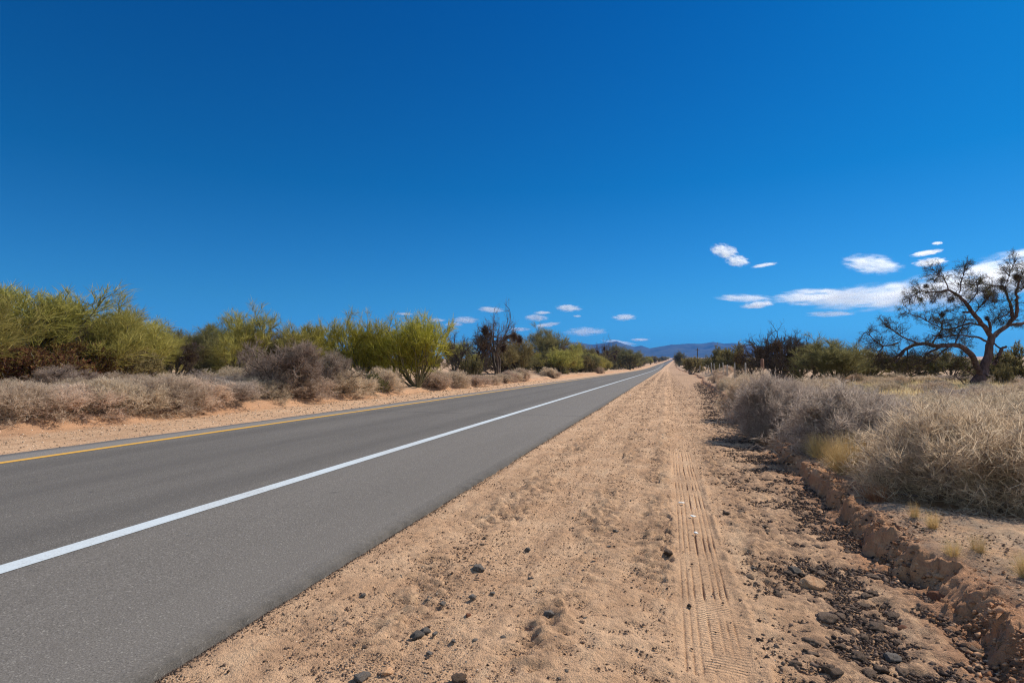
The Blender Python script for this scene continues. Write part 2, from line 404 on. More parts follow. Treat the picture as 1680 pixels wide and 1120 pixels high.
det += -.02 * rut2 + .02 * np.exp(-((l + .1) / .1) ** 2) * sstep(5, 12, Y) - .015 * np.exp(-((l + 1.15) / .2) ** 2)
Z = Z + det * near
V = np.stack([Xd, Y, Z], -1).reshape(-1, 3)
ny, nx = X.shape
ix = np.arange(ny * nx).reshape(ny, nx)
F = np.stack([ix[:-1, :-1], ix[:-1, 1:], ix[1:, 1:], ix[1:, :-1]], -1).reshape(-1, 4)
crumb = np.clip(ditch * 1.1 + churn * .8 + plain * .25 * near, 0, 1)
red = np.clip(np.exp(-((l - bx - .10) / .24) ** 2) * sstep(-1, 1.5, Y) * 1.4 + np.exp(-((l + 13.5) / .7) ** 2) * .7, 0, 1)

m, nt, out = mat_new('desert_soil'); b = NB(nt)
co = b.n('ShaderNodeTexCoord').outputs['Object']
big = b.noise(co, .35, 3); mid = b.noise(co, 2.2, 4, .6); fin = b.noise(co, 26, 5, .7); grit = b.noise(co, 170, 2, .6)
c = b.mix(b.rng(mid, .35, .65), (.60, .365, .215), (.75, .49, .305))
c = b.mix(b.math('MULTIPLY', b.rng(big, .42, .6), .45), c, (.52, .32, .19))
fw = b.math('MULTIPLY', b.rng(fin, .50, .68), .42)
c = b.mix(fw, c, (.25, .15, .10))
gw = b.rng(grit, .58, .72, 0, .4)
c = b.mix(gw, c, (.20, .145, .11))
c = b.mix(b.rng(grit, .30, .42, .3, 0), c, (.72, .56, .42))
cr = b.math('MULTIPLY', b.attr('crumb'), b.rng(b.noise(co, 13, 5, .72), .40, .56))
c = b.mix(b.math('MULTIPLY', cr, .62), c, (.16, .105, .08))
c = b.mix(b.math('MULTIPLY', b.attr('red'), .75), c, b.mix(b.rng(fin, .35, .65), (.34, .15, .08), (.56, .29, .16)))
pl = b.attr('plain')
c = b.mix(b.math('MULTIPLY', pl, b.rng(b.noise(co, 5, 5, .7), .4, .62, .05, .75)), c, (.30, .235, .18))
lng = b.noise(b.n('ShaderNodeMapping', {0: co, 3: (1, .16, 1)}).outputs[0], 4.5, 4, .65)
c = b.mix(b.math('MULTIPLY', b.rng(lng, .5, .66), .38), c, (.24, .145, .095))
c = b.mix(b.math('MULTIPLY', b.rng(lng, .44, .34), .35), c, (.70, .50, .33))
p = b.n('ShaderNodeBsdfPrincipled', {'Base Color': c, 'Roughness': .95, 'Specular IOR Level': .1})
# tread blocks across the rut
sxyz = b.n('ShaderNodeSeparateXYZ', {0: co})
wv = b.math('SINE', b.math('ADD', b.math('MULTIPLY', sxyz.outputs[1], 240), b.math('ADD', b.math('MULTIPLY', sxyz.outputs[0], 40), b.math('MULTIPLY', mid, 9))))
tread = b.math('MULTIPLY', b.math('MULTIPLY', wv, b.attr('tread')), b.rng(b.noise(co, 8, 3), .4, .65, .05, .33))
hgt = b.math('ADD', b.math('MULTIPLY', fin, 1.6), b.math('ADD', b.math('MULTIPLY', grit, .6), tread))
bp = b.n('ShaderNodeBump', {'Strength': 1.0, 'Distance': .018, 'Height': hgt})
nt.links.new(bp.outputs[0], p.inputs['Normal']); nt.links.new(p.outputs[0], out.inputs[0])
M_SOIL = m
me = mk('ground', V, F, m, {'crumb': crumb, 'red': red, 'plain': np.clip(plain + leftb * .7, 0, 1), 'tread': tr * np.clip(.3 + .7 * (np.exp(-((l - .20) / .05) ** 2) + np.exp(-((l - .32) / .05) ** 2)), 0, 1)}, True)
ground = tag(link('ground', me), 'sandy desert ground with tyre tracks and a crumbling earth bank', kind='structure')
GV = None

# ------------------------------------------------------------------ road
ry = np.concatenate([-geo_axis(0, 60, .3, .3)[::-1][:-1], axis((0, 2, .1), (2, 5, .03)), geo_axis(5, 5200, .035, .008)])
rx = np.concatenate([[LE], np.linspace(LE + .3, RE - .35, 12), [RE - .12, RE]])
XX, YY = np.meshgrid(rx, ry)
jag = .022 * fbm(ry, ry * 0, .12, 4, 91, .6) * 2 + .05 * fbm(ry, ry * 0 + 3, 2.5, 3, 92)
jl = .02 * fbm(ry, ry * 0 + 6, .3, 3, 93) * 2 + .06 * fbm(ry, ry * 0 + 9, 3.5, 3, 94)
XX = XX.copy(); XX[:, -1] += jag; XX[:, -2] += jag * .6; XX[:, 0] += jl
def road_z(x, y): return rise(y) + .012 * (1 - ((x - (RE + LE) / 2) / ((RE - LE) / 2)) ** 2)
ZZ = road_z(XX, YY); ZZ[:, -1] -= .006
XXs = XX + shift(YY)
# skirt down both broken edges
XXs = np.concatenate([XXs[:, :1] - .03, XXs, XXs[:, -1:] + .02], 1); YY2 = np.concatenate([YY[:, :1], YY, YY[:, -1:]], 1)
ZZ = np.concatenate([ZZ[:, :1] - .09, ZZ, ZZ[:, -1:] - .10], 1)
V = np.stack([XXs, YY2, ZZ], -1).reshape(-1, 3); ny, nx = XXs.shape; ix = np.arange(ny * nx).reshape(ny, nx)
F = np.stack([ix[:-1, :-1], ix[:-1, 1:], ix[1:, 1:], ix[1:, :-1]], -1).reshape(-1, 4)
m, nt, out = mat_new('asphalt'); b = NB(nt)
co = b.n('ShaderNodeTexCoord').outputs['Object']
sp = b.n('ShaderNodeSeparateXYZ', {0: co}); xs, ys = sp.outputs[0], sp.outputs[1]
st = b.n('ShaderNodeMapping', {0: co, 3: (1, .12, 1)}).outputs[0]
blot = b.noise(st, .9, 4, .6); strk = b.noise(st, 5, 3, .6); fn = b.noise(co, 95, 3, .75); fn2 = b.noise(co, 260, 2, .6)
vor = b.n('ShaderNodeTexVoronoi', {'Vector': co, 'Scale': 120}).outputs['Color']
vv = b.n('ShaderNodeSeparateColor', {0: vor}).outputs[0]
c = b.mix(b.rng(blot, .35, .65), (.108, .097, .086), (.142, .128, .114))
c = b.mix(b.math('MULTIPLY', b.rng(strk, .4, .7), .3), c, (.092, .081, .072))
sh = b.math('ADD', b.rng(xs, -4.5, -4.2), b.rng(xs, -9.3, -9.45))
c = b.mix(b.math('MULTIPLY', sh, .5), c, (.185, .165, .146))
lft = b.rng(xs, -9.38, -9.5)
c = b.mix(b.math('MULTIPLY', lft, .6), c, (.25, .23, .215))
c = b.mix(b.rng(fn, .52, .74, 0, .75), c, (.34, .31, .29))
c = b.mix(b.rng(fn, .46, .30, 0, .8), c, (.045, .042, .042))
c = b.mix(b.rng(vv, .95, 1, 0, .6), c, (.40, .37, .33))
wp = b.math('SINE', b.math('MULTIPLY', b.math('ADD', xs, 9.0), 3.6))
c = b.mix(b.math('MULTIPLY', b.rng(wp, .1, 1), b.math('MULTIPLY', b.rng(xs, -4.5, -4.9), b.rng(blot, .3, .7, .12, .4))), c, (.07, .063, .058))
c = b.mix(b.rng(b.noise(co, 3.5, 2), .70, .78, 0, .5), c, (.06, .055, .052))
edge = b.rng(b.math('ADD', xs, b.math('MULTIPLY', fn, .12)), RE - .10, RE + .05)
c = b.mix(b.math('MULTIPLY', edge, b.rng(fn2, .4, .6, .35, .95)), c, (.05, .046, .045))
dust = b.rng(b.math('ADD', xs, b.math('MULTIPLY', b.noise(co, 1.5, 4), -.4)), LE - .1, LE - .28)
c = b.mix(b.math('MULTIPLY', dust, .6), c, (.42, .31, .22))
cy = b.math('ADD', ys, b.math('ADD', b.math('MULTIPLY', b.noise(co, 1.3, 5, .6), .35), b.math('MULTIPLY', xs, .012)))
crk = b.math('MULTIPLY', b.rng(b.math('ABSOLUTE', b.math('SUBTRACT', cy, 16.25)), .018, .05, 1, 0), b.rng(b.noise(co, .8, 2), .38, .5, .25, .9))
c = b.mix(crk, c, (.035, .032, .032))
p = b.n('ShaderNodeBsdfPrincipled', {'Base Color': c, 'Roughness': .88, 'Specular IOR Level': .25})
bp = b.n('ShaderNodeBump', {'Strength': .7, 'Distance': .004, 'Height': b.math('ADD', fn, b.math('MULTIPLY', fn2, .6))})
nt.links.new(bp.outputs[0], p.inputs['Normal']); nt.links.new(p.outputs[0], out.inputs[0])
road = tag(link('road', mk('road', V, F, m, None, True)), 'straight grey asphalt road with a white and a yellow edge line', kind='structure')
def stripe(name, xc, w, colr, wear, label):
    y = ry[ry > -30]
    n = len(y)
    e1 = xc - w / 2 + .003 * fbm(y, y * 0 + 1, .15, 3, 101); e2 = xc + w / 2 + .003 * fbm(y, y * 0 + 2, .15, 3, 102)
    xx = np.stack([e1, e2], 1); yy = np.stack([y, y], 1); zz = road_z(xx, yy) + .004 + .004 * sstep(40, 400, yy) + .02 * sstep(400, 2000, yy)
    V = np.stack([xx + shift(yy), yy, zz], -1).reshape(-1, 3); ix = np.arange(n * 2).reshape(n, 2)
    F = np.stack([ix[:-1, 0], ix[:-1, 1], ix[1:, 1], ix[1:, 0]], -1)
    m, nt, out = mat_new(name); b = NB(nt)
    co = b.n('ShaderNodeTexCoord').outputs['Object']
    n1 = b.noise(co, 60, 4, .7); n2 = b.noise(co, 1.2, 3)
    c = b.mix(b.math('MULTIPLY', b.rng(n1, .5, .72), b.rng(n2, .3, .7, .2, wear)), colr, (.2, .18, .17))
    c = b.mix(b.rng(n2, .35, .7, 0, .18), c, (.45, .38, .32))
    p = b.n('ShaderNodeBsdfPrincipled', {'Base Color': c, 'Roughness': .7, 'Specular IOR Level': .3})
    nt.links.new(b.n('ShaderNodeBump', {'Strength': .4, 'Distance': .003, 'Height': n1}).outputs[0], p.inputs['Normal'])
    nt.links.new(p.outputs[0], out.inputs[0])
    tag(link(name, mk(name, V, F, m)), label, kind='structure')
stripe('white_road_line', -4.41, .185, (.58, .64, .68), .95, 'solid white edge line painted on the asphalt')
stripe('yellow_road_line', -9.33, .17, (.74, .38, .025), .5, 'solid yellow edge line on the far side of the road')

# ------------------------------------------------------------------ mountains
RID = [(560, 598), (760, 594), (860, 582), (900, 572), (925, 563), (942, 561), (972, 565), (1012, 560.5), (1022, 564), (1040, 569), (1051, 568), (1066, 571), (1084, 568), (1103, 565), (1124, 564), (1153, 563.5), (1170, 560.5), (1188, 563.6), (1206, 562.5), (1222, 565), (1260, 570), (1300, 574), (1360, 578), (1430, 583), (1500, 588), (1600, 592)]
def hills():
    na, nr = 620, 90
    pxs = np.linspace(600, 1600, na)
    fx, fy = fwd.x, fwd.y; fn = math.hypot(fx, fy); fx /= fn; fy /= fn
    t = (pxs - 840) / FPX
    dep = np.linspace(4700, 8200, nr)
    top = np.interp(pxs, [a for a, _ in RID], [b_ for _, b_ in RID])
    D, T = np.meshgrid(dep, t, indexing='ij'); TOP = np.broadcast_to(top, D.shape)
    X = fx * D + rgt.x * T * D; Y = fy * D + rgt.y * T * D
    u = (D - 4700) / 3500
    ridge = CAMZ + (602 - TOP) / FPX * 6600
    prof = np.where(u < .54, sstep(0, .54, u) ** 1.15, 1 - .8 * sstep(.54, 1, u))
    g0 = rise(Y)
    n = 1 - np.abs(fbm(X, Y, 900, 5, 200, .55)) * 2.6
    h = g0 - 4 + (ridge - g0 + 4).clip(0) * prof * (.72 + .34 * n + (.28 - .34 * (n)) * np.exp(-((u - .54) / .05) ** 2))
    h += 9 * fbm(X, Y, 140, 3, 210) * prof
    V = np.stack([X, Y, h], -1).reshape(-1, 3)
    ix = np.arange(nr * na).reshape(nr, na)
    F = np.stack([ix[:-1, :-1], ix[:-1, 1:], ix[1:, 1:], ix[1:, :-1]], -1).reshape(-1, 4)
    m, nt, out = mat_new('mountain_rock'); b = NB(nt)
    co = b.n('ShaderNodeTexCoord').outputs['Object']
    n1 = b.noise(co, .004, 5, .6)
    c = b.mix(b.rng(n1, .35, .65), (.05, .055, .055), (.10, .10, .09))
    p = b.n('ShaderNodeBsdfDiffuse', {0: c}); nt.links.new(p.outputs[0], out.inputs[0])
    tag(link('mountains', mk('mountains', V, F, m, None, True)), 'low blue mountain range on the horizon', kind='structure')
hills()

# ------------------------------------------------------------------ clouds: thin bodies of scattering droplets far beyond the plain
def cloud_mat(dens):
    m, nt, out = mat_new('cloud_droplets'); b = NB(nt)
    co = b.n('ShaderNodeTexCoord').outputs['Object']
    oi = b.n('ShaderNodeObjectInfo')
    off = b.n('ShaderNodeCombineXYZ', {0: b.math('MULTIPLY', oi.outputs['Random'], 37), 1: b.math('MULTIPLY', oi.outputs['Random'], 91)}).outputs[0]
    cc = b.n('ShaderNodeVectorMath', {0: co, 1: off}, operation='ADD').outputs[0]
    r2 = b.n('ShaderNodeVectorMath', {0: co, 1: co}, operation='DOT_PRODUCT').outputs['Value']
    n = b.noise(b.n('ShaderNodeMapping', {0: cc, 3: (1.3, 1.2, 1.5)}).outputs[0], 2.0, 6, .66)
    d = b.math('ADD', b.math('MULTIPLY', b.math('SUBTRACT', .62, r2), 1.0), b.math('MULTIPLY', b.math('SUBTRACT', n, .5), 5.2))
    d = b.math('MULTIPLY', b.rng(d, 0, .9), b.rng(r2, .98, .45))
    d = b.math('MULTIPLY', d, dens)
    v = b.n('ShaderNodeVolumePrincipled', {'Color': (1, 1, 1, 1), 'Density': d, 'Anisotropy': .6})
    nt.links.new(v.outputs[0], out.inputs['Volume'])
    return m
def ico_sphere(sub):
    import bmesh
    bm = bmesh.new(); bmesh.ops.create_icosphere(bm, subdivisions=sub, radius=1)
    V = np.array([v.co[:] for v in bm.verts]); F = np.array([[v.index for v in f.verts] for f in bm.faces]); bm.free()
    return V, F
ICO2 = ico_sphere(2); ICO3 = ico_sphere(3); ICO4 = ico_sphere(4)
CME = [mk('cloud', *ICO3, cloud_mat(q), None, True) for q in (.022, .013, .0048, .0028)]
CL = [ # px, py, w, h (pixels of the photo), tilt deg, label
 (1188, 412, 46, 24, -14, 'upper piece of the broken white cloud above the road end'),
 (1210, 428, 42, 20, -8, 'lower puff of the broken white cloud above the road end'),
 (1254, 435, 46, 6, 8, 'thin white wisp right of the small broken cloud'),
 (1430, 434, 96, 30, -10, 'white arrowhead shaped cloud alone above the long cloud bank'),
 (1520, 415, 50, 10, 8, 'upper thin streak of the small cloud pair at right'),
 (1526, 430, 56, 15, 3, 'lower brighter puff of the small cloud pair at right'),
 (1538, 399, 18, 6, 0, 'tiny faint cloud speck above the cloud pair at right'),
 (1222, 489, 100, 11, -3, 'thin pointed left tip of the long cloud bank'),
 (1243, 500, 56, 13, 6, 'small ragged cloud just below the tip of the long bank'),
 (1338, 487, 140, 28, 1, 'flat white left body of the long cloud bank'),
 (1440, 486, 210, 44, 4, 'wide white middle of the long cloud bank'),
 (1560, 474, 230, 66, 10, 'thick cloud bank seen behind the bare mesquite branches'),
 (1680, 446, 220, 76, 9, 'brightest right end of the cloud bank above the mesquite'),
 (1362, 515, 84, 10, 0, 'small flat cloud below the long cloud bank'),
 (764, 525, 48, 12, -1, 'flat white cloud left of the bare tree top'),
 (806, 508, 46, 11, -3, 'lens cloud just above the bare tree top left of road'),
 (714, 525, 38, 7, 0, 'faint thin cloud over the palo verde at left of road'),
 (745, 532, 34, 7, 0, 'faint low cloud under the row left of the bare tree'),
 (880, 521, 42, 12, -2, 'flat white cloud right of the bare tree top'),
 (890, 513, 30, 6, 0, 'pale sliver of cloud above the flat one right of the bare tree'),
 (933, 505.5, 46, 13, -2, 'small lens cloud, highest one over the middle of the tree line'),
 (960, 544, 76, 16, 1, 'widest lens cloud low over the olive tree line'),
 (1024, 520.5, 42, 12, 2, 'small cloud right above the distant road end trees'),
 (896, 533, 50, 8, 8, 'faint slanted cloud streak over the rounded olive tree'),
 (852, 540, 40, 7, 0, 'faint low cloud touching the bare tree'),
 (1050, 557, 34, 5, 0, 'lowest thin cloud just above the mountains'),
 (1016, 562, 60, 8, -8, 'white cloud lying along the left mountain crest'),
 (947, 518.5, 16, 4, 0, 'tiny faint cloud between two lens clouds'),
 (664, 515, 30, 5, 0, 'faint small cloud over the tall bright green bush')]
for i, (px, py, w, h, tl, lab) in enumerate(CL):
    dist = 13000
    c = pix3(px, py, dist); k = dist / FPX
    o = link('cloud', CME[0 if w < 36 else 1 if w < 70 else 2 if w < 150 else 3]); o.location = c
    o.scale = (w * k / 2 * 1.12, w * k / 2 * .8, h * k / 2 * 1.12)
    o.rotation_euler = (Matrix.Rotation(YAW, 3, 'Z') @ Matrix.Rotation(math.radians(-tl), 3, 'Y')).to_euler()
    tag(o, lab, 'cloud', 'small fair weather clouds low in the sky')

# ------------------------------------------------------------------ plants
RR = random.Random(7)
PV = [palo_verde(11), palo_verde(12, spread=58), palo_verde(13, spread=40)]
PVB = [palo_verde(21, 'pv_bright', 58, 7, n0=9, tall=.13, w=.008, low=.1), palo_verde(22, 'pv_bright', 70, 7, n0=9, tall=.12, w=.008, low=.1)]
PVO = [palo_verde(31, 'olive', 66, 11, n0=6, tall=.03), palo_verde(32, 'creo', 62, 11, n0=8)]
BG = [bush(41, 'creo'), bush(42, 'creo', L=.8), bush(43, 'olive'), bush(44, 'olive', n0=18)]
BR = [bush(51, 'rust', w=.022, ll=.06), bush(52, 'rust', n0=18, w=.022, ll=.06)]
DS = [dry_shrub(61), dry_shrub(62), dry_shrub(63, n0=38)]
DG = [dry_shrub(71, 'greytan'), dry_shrub(72, 'greytan', n0=40)]
DBIG = [dry_shrub(81, 'tan', n0=110, dens=9, k1=9, k2=11, w=.0024, fine=.8), dry_shrub(82, 'greytan', n0=90, dens=9, k1=9, k2=11, w=.0026, fine=.8)]
BARE = [dead_tree(91, 9, .95, 0, 10, 75, .1, .03, 'bare'), dead_tree(92, 7, 1.0, 0, 10, 70, .02, .035, 'bare')]
DEAD = [dead_tree(95, 4, 1.6, 9, 8, 55), dead_tree(96, 6, 1.3, 5, 6, 75, .02, .08), dead_tree(97, 3, 1.9, 5, 3, 40, .07)]
GR = [grass(101, 900, .4, .0036, bend=.2, base=.12), grass(102, 300, .26), grass(103, 200, .2, mat='redg')]

SPARSE = dead_tree(99, 5, 1.8, 1, 2, 55, .02, .08)
BARE2 = dead_tree(98, 5, 1.3, 3, 9, 65, .04, .07)
def put(proto, name, px, base, top, wpx, label, cat, group=None, depth=None, rz=None):
    if depth: loc = atz(px, depth); dep = depth
    else:                                   # base = where the front of the plant meets the ground
        loc, dep = at(px, base)
        dep = dep * (1 + (.26 if name in ('dry_shrub', 'bare_shrub', 'desert_bush') else .0) * wpx / FPX) + (.0 if dep > 5 else .1)
        loc = atz(px, dep)
    topz = CAMZ + (pix3(px, top, dep)[2] - CAMZ)
    h = max(.15, topz - loc.z); w = wpx / FPX * dep
    return place(proto, name, (loc.x, loc.y, loc.z - .02), h, w, rz, label, cat, group, RR)

T, B_ = 'palo_verde_tree', 'desert_bush'
LEFT = [
 (PV[0], T, 55, 634, 466, 250, 'tall palo verde with a bare leaning limb at the far left, behind the dry scrub', 'tree'),
 (PV[1], T, -70, 640, 480, 240, 'green palo verde crown cut by the left edge of the photo', 'tree'),
 (PV[2], T, 165, 632, 492, 210, 'wide open crowned palo verde second from the left, sky showing through its twigs', 'tree'),
 (PVO[0], T, 120, 622, 505, 190, 'dull olive palo verde crown behind the tall leaning one', 'tree'),
 (PV[0], T, 238, 624, 520, 130, 'yellow green palo verde sloping down to the right of the open crowned one', 'tree'),
 (PVO[1], T, 288, 619, 540, 90, 'lower grey green tree above the dead dark branches left of the clearing', 'tree'),
 (PVO[1], T, 340, 620, 532, 100, 'round dense green palo verde beside the sandy clearing', 'tree'),
 (PV[2], T, 408, 622, 506, 130, 'tall feathery palo verde right of the sandy clearing', 'tree'),
 (PV[1], T, 505, 622, 530, 110, 'low bright palo verde top showing behind the grey bare shrub', 'tree'),
 (PVO[0], T, 452, 616, 545, 90, 'olive palo verde squeezed between the feathery one and the grey bare shrub', 'tree'),
 (PVB[0], T, 597, 634, 517, 118, 'bright yellow green palo verde standing near the road, left one of the pair', 'tree'),
 (PVB[1], T, 685, 634, 519, 140, 'bright yellow green palo verde near the road, right one of the pair, splayed wide', 'tree'),
 (PVO[0], T, 640, 612, 545, 100, 'dark olive tree filling the gap behind the bright palo verde pair', 'tree'),
 (PV[0], T, 745, 612, 560, 70, 'pale green palo verde behind the right side of the splayed bright one', 'tree'),
 (DEAD[2], 'dead_tree', 815, 616, 500, 110, 'tall bare mesquite with dark mistletoe clumps, sticking up above the left tree line', 'dead tree'),
 (DEAD[1], 'dead_tree', 776, 616, 540, 100, 'dark broken mesquite just left of the tall bare one', 'dead tree'),
 (BG[0], B_, 775, 625, 583, 48, 'pale grey green bush at the sand edge in front of the dark broken mesquite', 'bush'),
 (PVO[0], T, 850, 614, 548, 80, 'brownish olive tree right of the tall bare mesquite', 'tree'),
 (BR[0], B_, 832, 614, 572, 60, 'rusty leaved bush under the tall bare mesquite', 'bush'),
 (PVO[1], T, 900, 610, 540, 80, 'rounded olive green tree, highest crown right of the bare mesquite', 'tree'),
 (DEAD[1], 'dead_tree', 920, 612, 566, 50, 'grey leaning dead branches in front of the rounded olive tree', 'dead tree'),
 (PV[1], T, 940, 609, 563, 50, 'yellow green tree just right of the rounded olive one', 'tree'),
 (BG[1], B_, 918, 614, 592, 22, 'small fresh green bush at the sand edge below the rounded olive tree', 'bush'),
 (DEAD[2], 'dead_tree', 992, 607, 552, 34, 'dead tree with a black clump at its top, farther along the left tree line', 'dead tree'),
 (PVO[0], T, 967, 606, 565, 46, 'green tree left of the far dead one with the black clump', 'tree'),
 (PVO[1], T, 1008, 605, 566, 36, 'brown topped tree right of the far dead one with the black clump', 'tree'),
 (DEAD[1], 'dead_tree', 290, 621, 556, 90, 'dark dead branches left of the sandy clearing', 'dead tree'),
 (DEAD[0], 'dead_tree', 70, 634, 500, 120, 'dark trunked mesquite limb rising through the leftmost palo verde', 'dead tree'),
 (BR[0], B_, 20, 641, 566, 120, 'leafy bush with rust red and yellow leaves at the left edge', 'bush'),
 (BR[1], B_, 85, 640, 575, 110, 'dark rusty bush with yellow leaves under the leaning limb', 'bush'),
 (BR[0], B_, 140, 636, 562, 110, 'purplish brown tangle of a bush under the open crowned palo verde', 'bush'),
 (BG[2], B_, 210, 634, 575, 110, 'olive green bush at the foot of the open crowned palo verde', 'bush'),
 (BG[3], B_, 345, 622, 590, 60, 'low dark bush at the left foot of the feathery palo verde', 'bush'),
 (BARE[0], 'bare_shrub', 478, 656, 562, 150, 'big grey leafless shrub in front of the trees at left, tallest of the grey ones', 'shrub'),
 (BARE[1], 'bare_shrub', 548, 650, 578, 100, 'grey leafless shrub leaning right beside the left bright palo verde', 'shrub'),
 (BARE[0], 'bare_shrub', 425, 648, 585, 80, 'small dark leafless shrub on the left side of the big grey one', 'shrub'),
 (BARE[1], 'bare_shrub', 105, 645, 600, 120, 'bleached bare branches in front of the rusty bushes at far left', 'shrub'),
 (DS[0], 'dry_shrub', 632, 642, 605, 60, 'small pale dry shrub between the two bright palo verdes', 'shrub'),
 (BG[1], B_, 610, 645, 612, 56, 'low yellow green bush at the foot of the left bright palo verde', 'bush'),
]
for a in LEFT: put(a[0], a[1], *a[2:6], a[6], a[7])
def field_label(px, d):
    row_ = 'front' if d < 13 else 'middle' if d < 20 else 'back' if d < 30 else 'farthest'
    marks = [(1225, 'near the ditch end of the field'), (1275, 'straight below the rusty fence post'), (1330, 'below the dark bare thicket'), (1400, 'below the broad green bush'), (1460, 'below the left tip of the arching limb'), (1520, 'under the middle of the arching limb'), (1580, 'just left of the mesquite trunk'), (1640, 'straight below the mesquite trunk'), (1700, 'at the right edge of the photo'), (9999, 'outside the right edge of the photo')]
    return '%s row dry shrub at right, %s' % (row_, next(t for m_, t in marks if px < m_))
def left_label(px):
    marks = [(0, 'outside the left edge'), (60, 'before the rusty bush at the left edge'), (110, 'before the dark rusty bush'), (160, 'before the purplish bush'), (230, 'before the olive bush'), (300, 'left of the sandy clearing'), (370, 'in front of the sandy clearing'), (430, 'before the feathery palo verde'), (500, 'before the big grey leafless shrub'), (999, 'before the left bright palo verde')]
    return 'second row dry shrub at left, ' + next(t for m_, t in marks if px < m_)
# dry scrub band along the left sand strip
row = [(-40, 690, 630, 170), (30, 697, 628, 150), (110, 696, 632, 190), (190, 689, 622, 170), (255, 684, 618, 150), (318, 679, 620, 130), (375, 670, 622, 110), (425, 662, 620, 100), (470, 656, 622, 90), (545, 650, 612, 70), (585, 644, 618, 50)]
rl = ['dry tan shrub on the far sand bank, cut by the left edge', 'pinkish dry shrub on the far bank near the left edge', 'wide dark based dry shrub hanging over the far bank at left', 'pale fluffy dry shrub, brightest on the far bank', 'dry shrub right of the brightest one on the far bank', 'dry shrub below the sandy clearing', 'dark based grey dry shrub just right of the sandy clearing', 'dry shrub in front of the small dark leafless shrub', 'pale dry shrub at the foot of the big grey leafless shrub', 'pale dry shrub under the right leaning leafless shrub', 'last small dry shrub left of the bright palo verde pair']
for i, (px, b0, tp, w) in enumerate(row):
    put([DS[0], DS[1], DS[2], DS[2], DS[1], DS[0], DG[1], DS[2], DS[0], DS[1], DS[0]][i], 'dry_shrub', px, b0 - 7, tp, w, rl[i], 'shrub')
for i in range(34):
    px = RR.uniform(-140, 560); b0 = np.interp(px, [-140, 0, 300, 560], [672, 668, 655, 641]) + RR.uniform(-10, 8)
    put(RR.choice(DS + DS + DG), 'dry_shrub', px, b0, b0 - RR.uniform(28, 42), RR.uniform(70, 130), left_label(px), 'shrub', 'dry shrubs behind the front row of the left scrub band')
for i in range(16):
    px = RR.uniform(700, 1000); b0 = 602 + (1093 - px) / np.interp(px, [700, 1000], [10.6, 10.2]) - RR.uniform(0, 5) * (1093 - px) / 300
    put(RR.choice(DS), 'dry_shrub', px, b0, b0 - RR.uniform(.4, .7) * (b0 - 596), RR.uniform(1.2, 1.8) * (b0 - 598), 'low straw coloured shrub on the far sand edge, ' + ('before the dark broken mesquite' if px < 800 else 'before the tall bare mesquite' if px < 860 else 'before the rounded olive tree' if px < 930 else 'before the farther trees'), 'shrub', 'straw shrubs along the far left sand edge')

# the hedge of far trees on both sides, in depth, thinning to the road end
def scatter(n, side, y0, y1, x0, x1, protos, hr, name, label, cat, group):
    for i in range(n):
        u = RR.random(); Yv = y0 * (y1 / y0) ** u
        Xv = float(shift(Yv)) + side * RR.uniform(x0, x1) * (1 + .0 * Yv)
        h = RR.uniform(*hr); pr = RR.choice(protos)
        v = Vector((Xv, Yv, 1.4)); pxx = 840 + FPX * v.dot(rgt) / max(v.dot(fwd), 1)
        marks = [(0, 'beyond the left edge of the photo'), (130, 'behind the leftmost palo verdes'), (260, 'behind the open crowned palo verde'), (370, 'behind the sandy clearing'), (470, 'behind the feathery palo verde'), (560, 'behind the big grey leafless shrub'), (640, 'behind the left bright palo verde'), (740, 'behind the right bright palo verde'), (850, 'behind the tall bare mesquite'), (930, 'behind the rounded olive tree'), (985, 'left of the far dead tree with a black clump'), (1030, 'right of the far dead tree with a black clump'), (1070, 'near the road end'), (1110, 'at the very end of the road'), (1150, 'left of the pale fence posts'), (1200, 'behind the pale fence posts'), (1260, 'behind the rusty post'), (1340, 'behind the dark bare thicket'), (1430, 'behind the broad green bush'), (1560, 'seen under the arching mesquite limb'), (1680, 'behind the mesquite trunk'), (1e12, 'beyond the right edge of the photo')]
        lab = ' '.join((label + ', ' + next(t for m_, t in marks if pxx < m_)).replace(' with a black clump', '').split()[:16])
        place(pr, name, (Xv, Yv, gz(Xv, Yv) - .05), h, h * RR.uniform(1.1, 1.6), None, lab, cat, group, RR)
scatter(64, -1, 80, 420, 15.5, 26, PV + PVO + [BG[0]], (2.6, 4.6), T, 'far roadside tree at left', 'tree', 'far trees left of the road')
scatter(90, -1, 220, 1500, 13, 40, PVO + PV[:1] + [BG[1]], (4.0, 8.0), T, 'tiny distant tree left of the road', 'tree', 'most distant trees left of the road')
scatter(70, -1, 42, 260, 28, 110, PV + PVO, (2.4, 4.4), T, 'tree of the left thicket', 'tree', 'thicket behind the left front row')
scatter(30, -1, 30, 80, 34, 90, PV + PVO, (2.6, 4.0), T, 'tree at the back of the left thicket', 'tree', 'deep left thicket')
scatter(60, 1, 90, 420, 8, 30, BG + [PVO[1]], (1.4, 2.9), B_, 'far roadside bush at right', 'bush', 'far bushes right of the road')
scatter(90, 1, 220, 1500, 7, 50, PVO + BG, (2.2, 4.6), B_, 'tiny distant bush right of the road', 'bush', 'most distant bushes right of the road')
scatter(70, 1, 60, 300, 30, 260, BG + [PVO[1], PVO[0]], (1.8, 3.2), B_, 'green bush on the right plain', 'bush', 'bushes on the plain at right')
scatter(40, 1, 32, 90, 26, 110, BG + DS, (1.2, 2.2), B_, 'low bush beyond the dry field', 'bush', 'low bushes behind the mesquite')

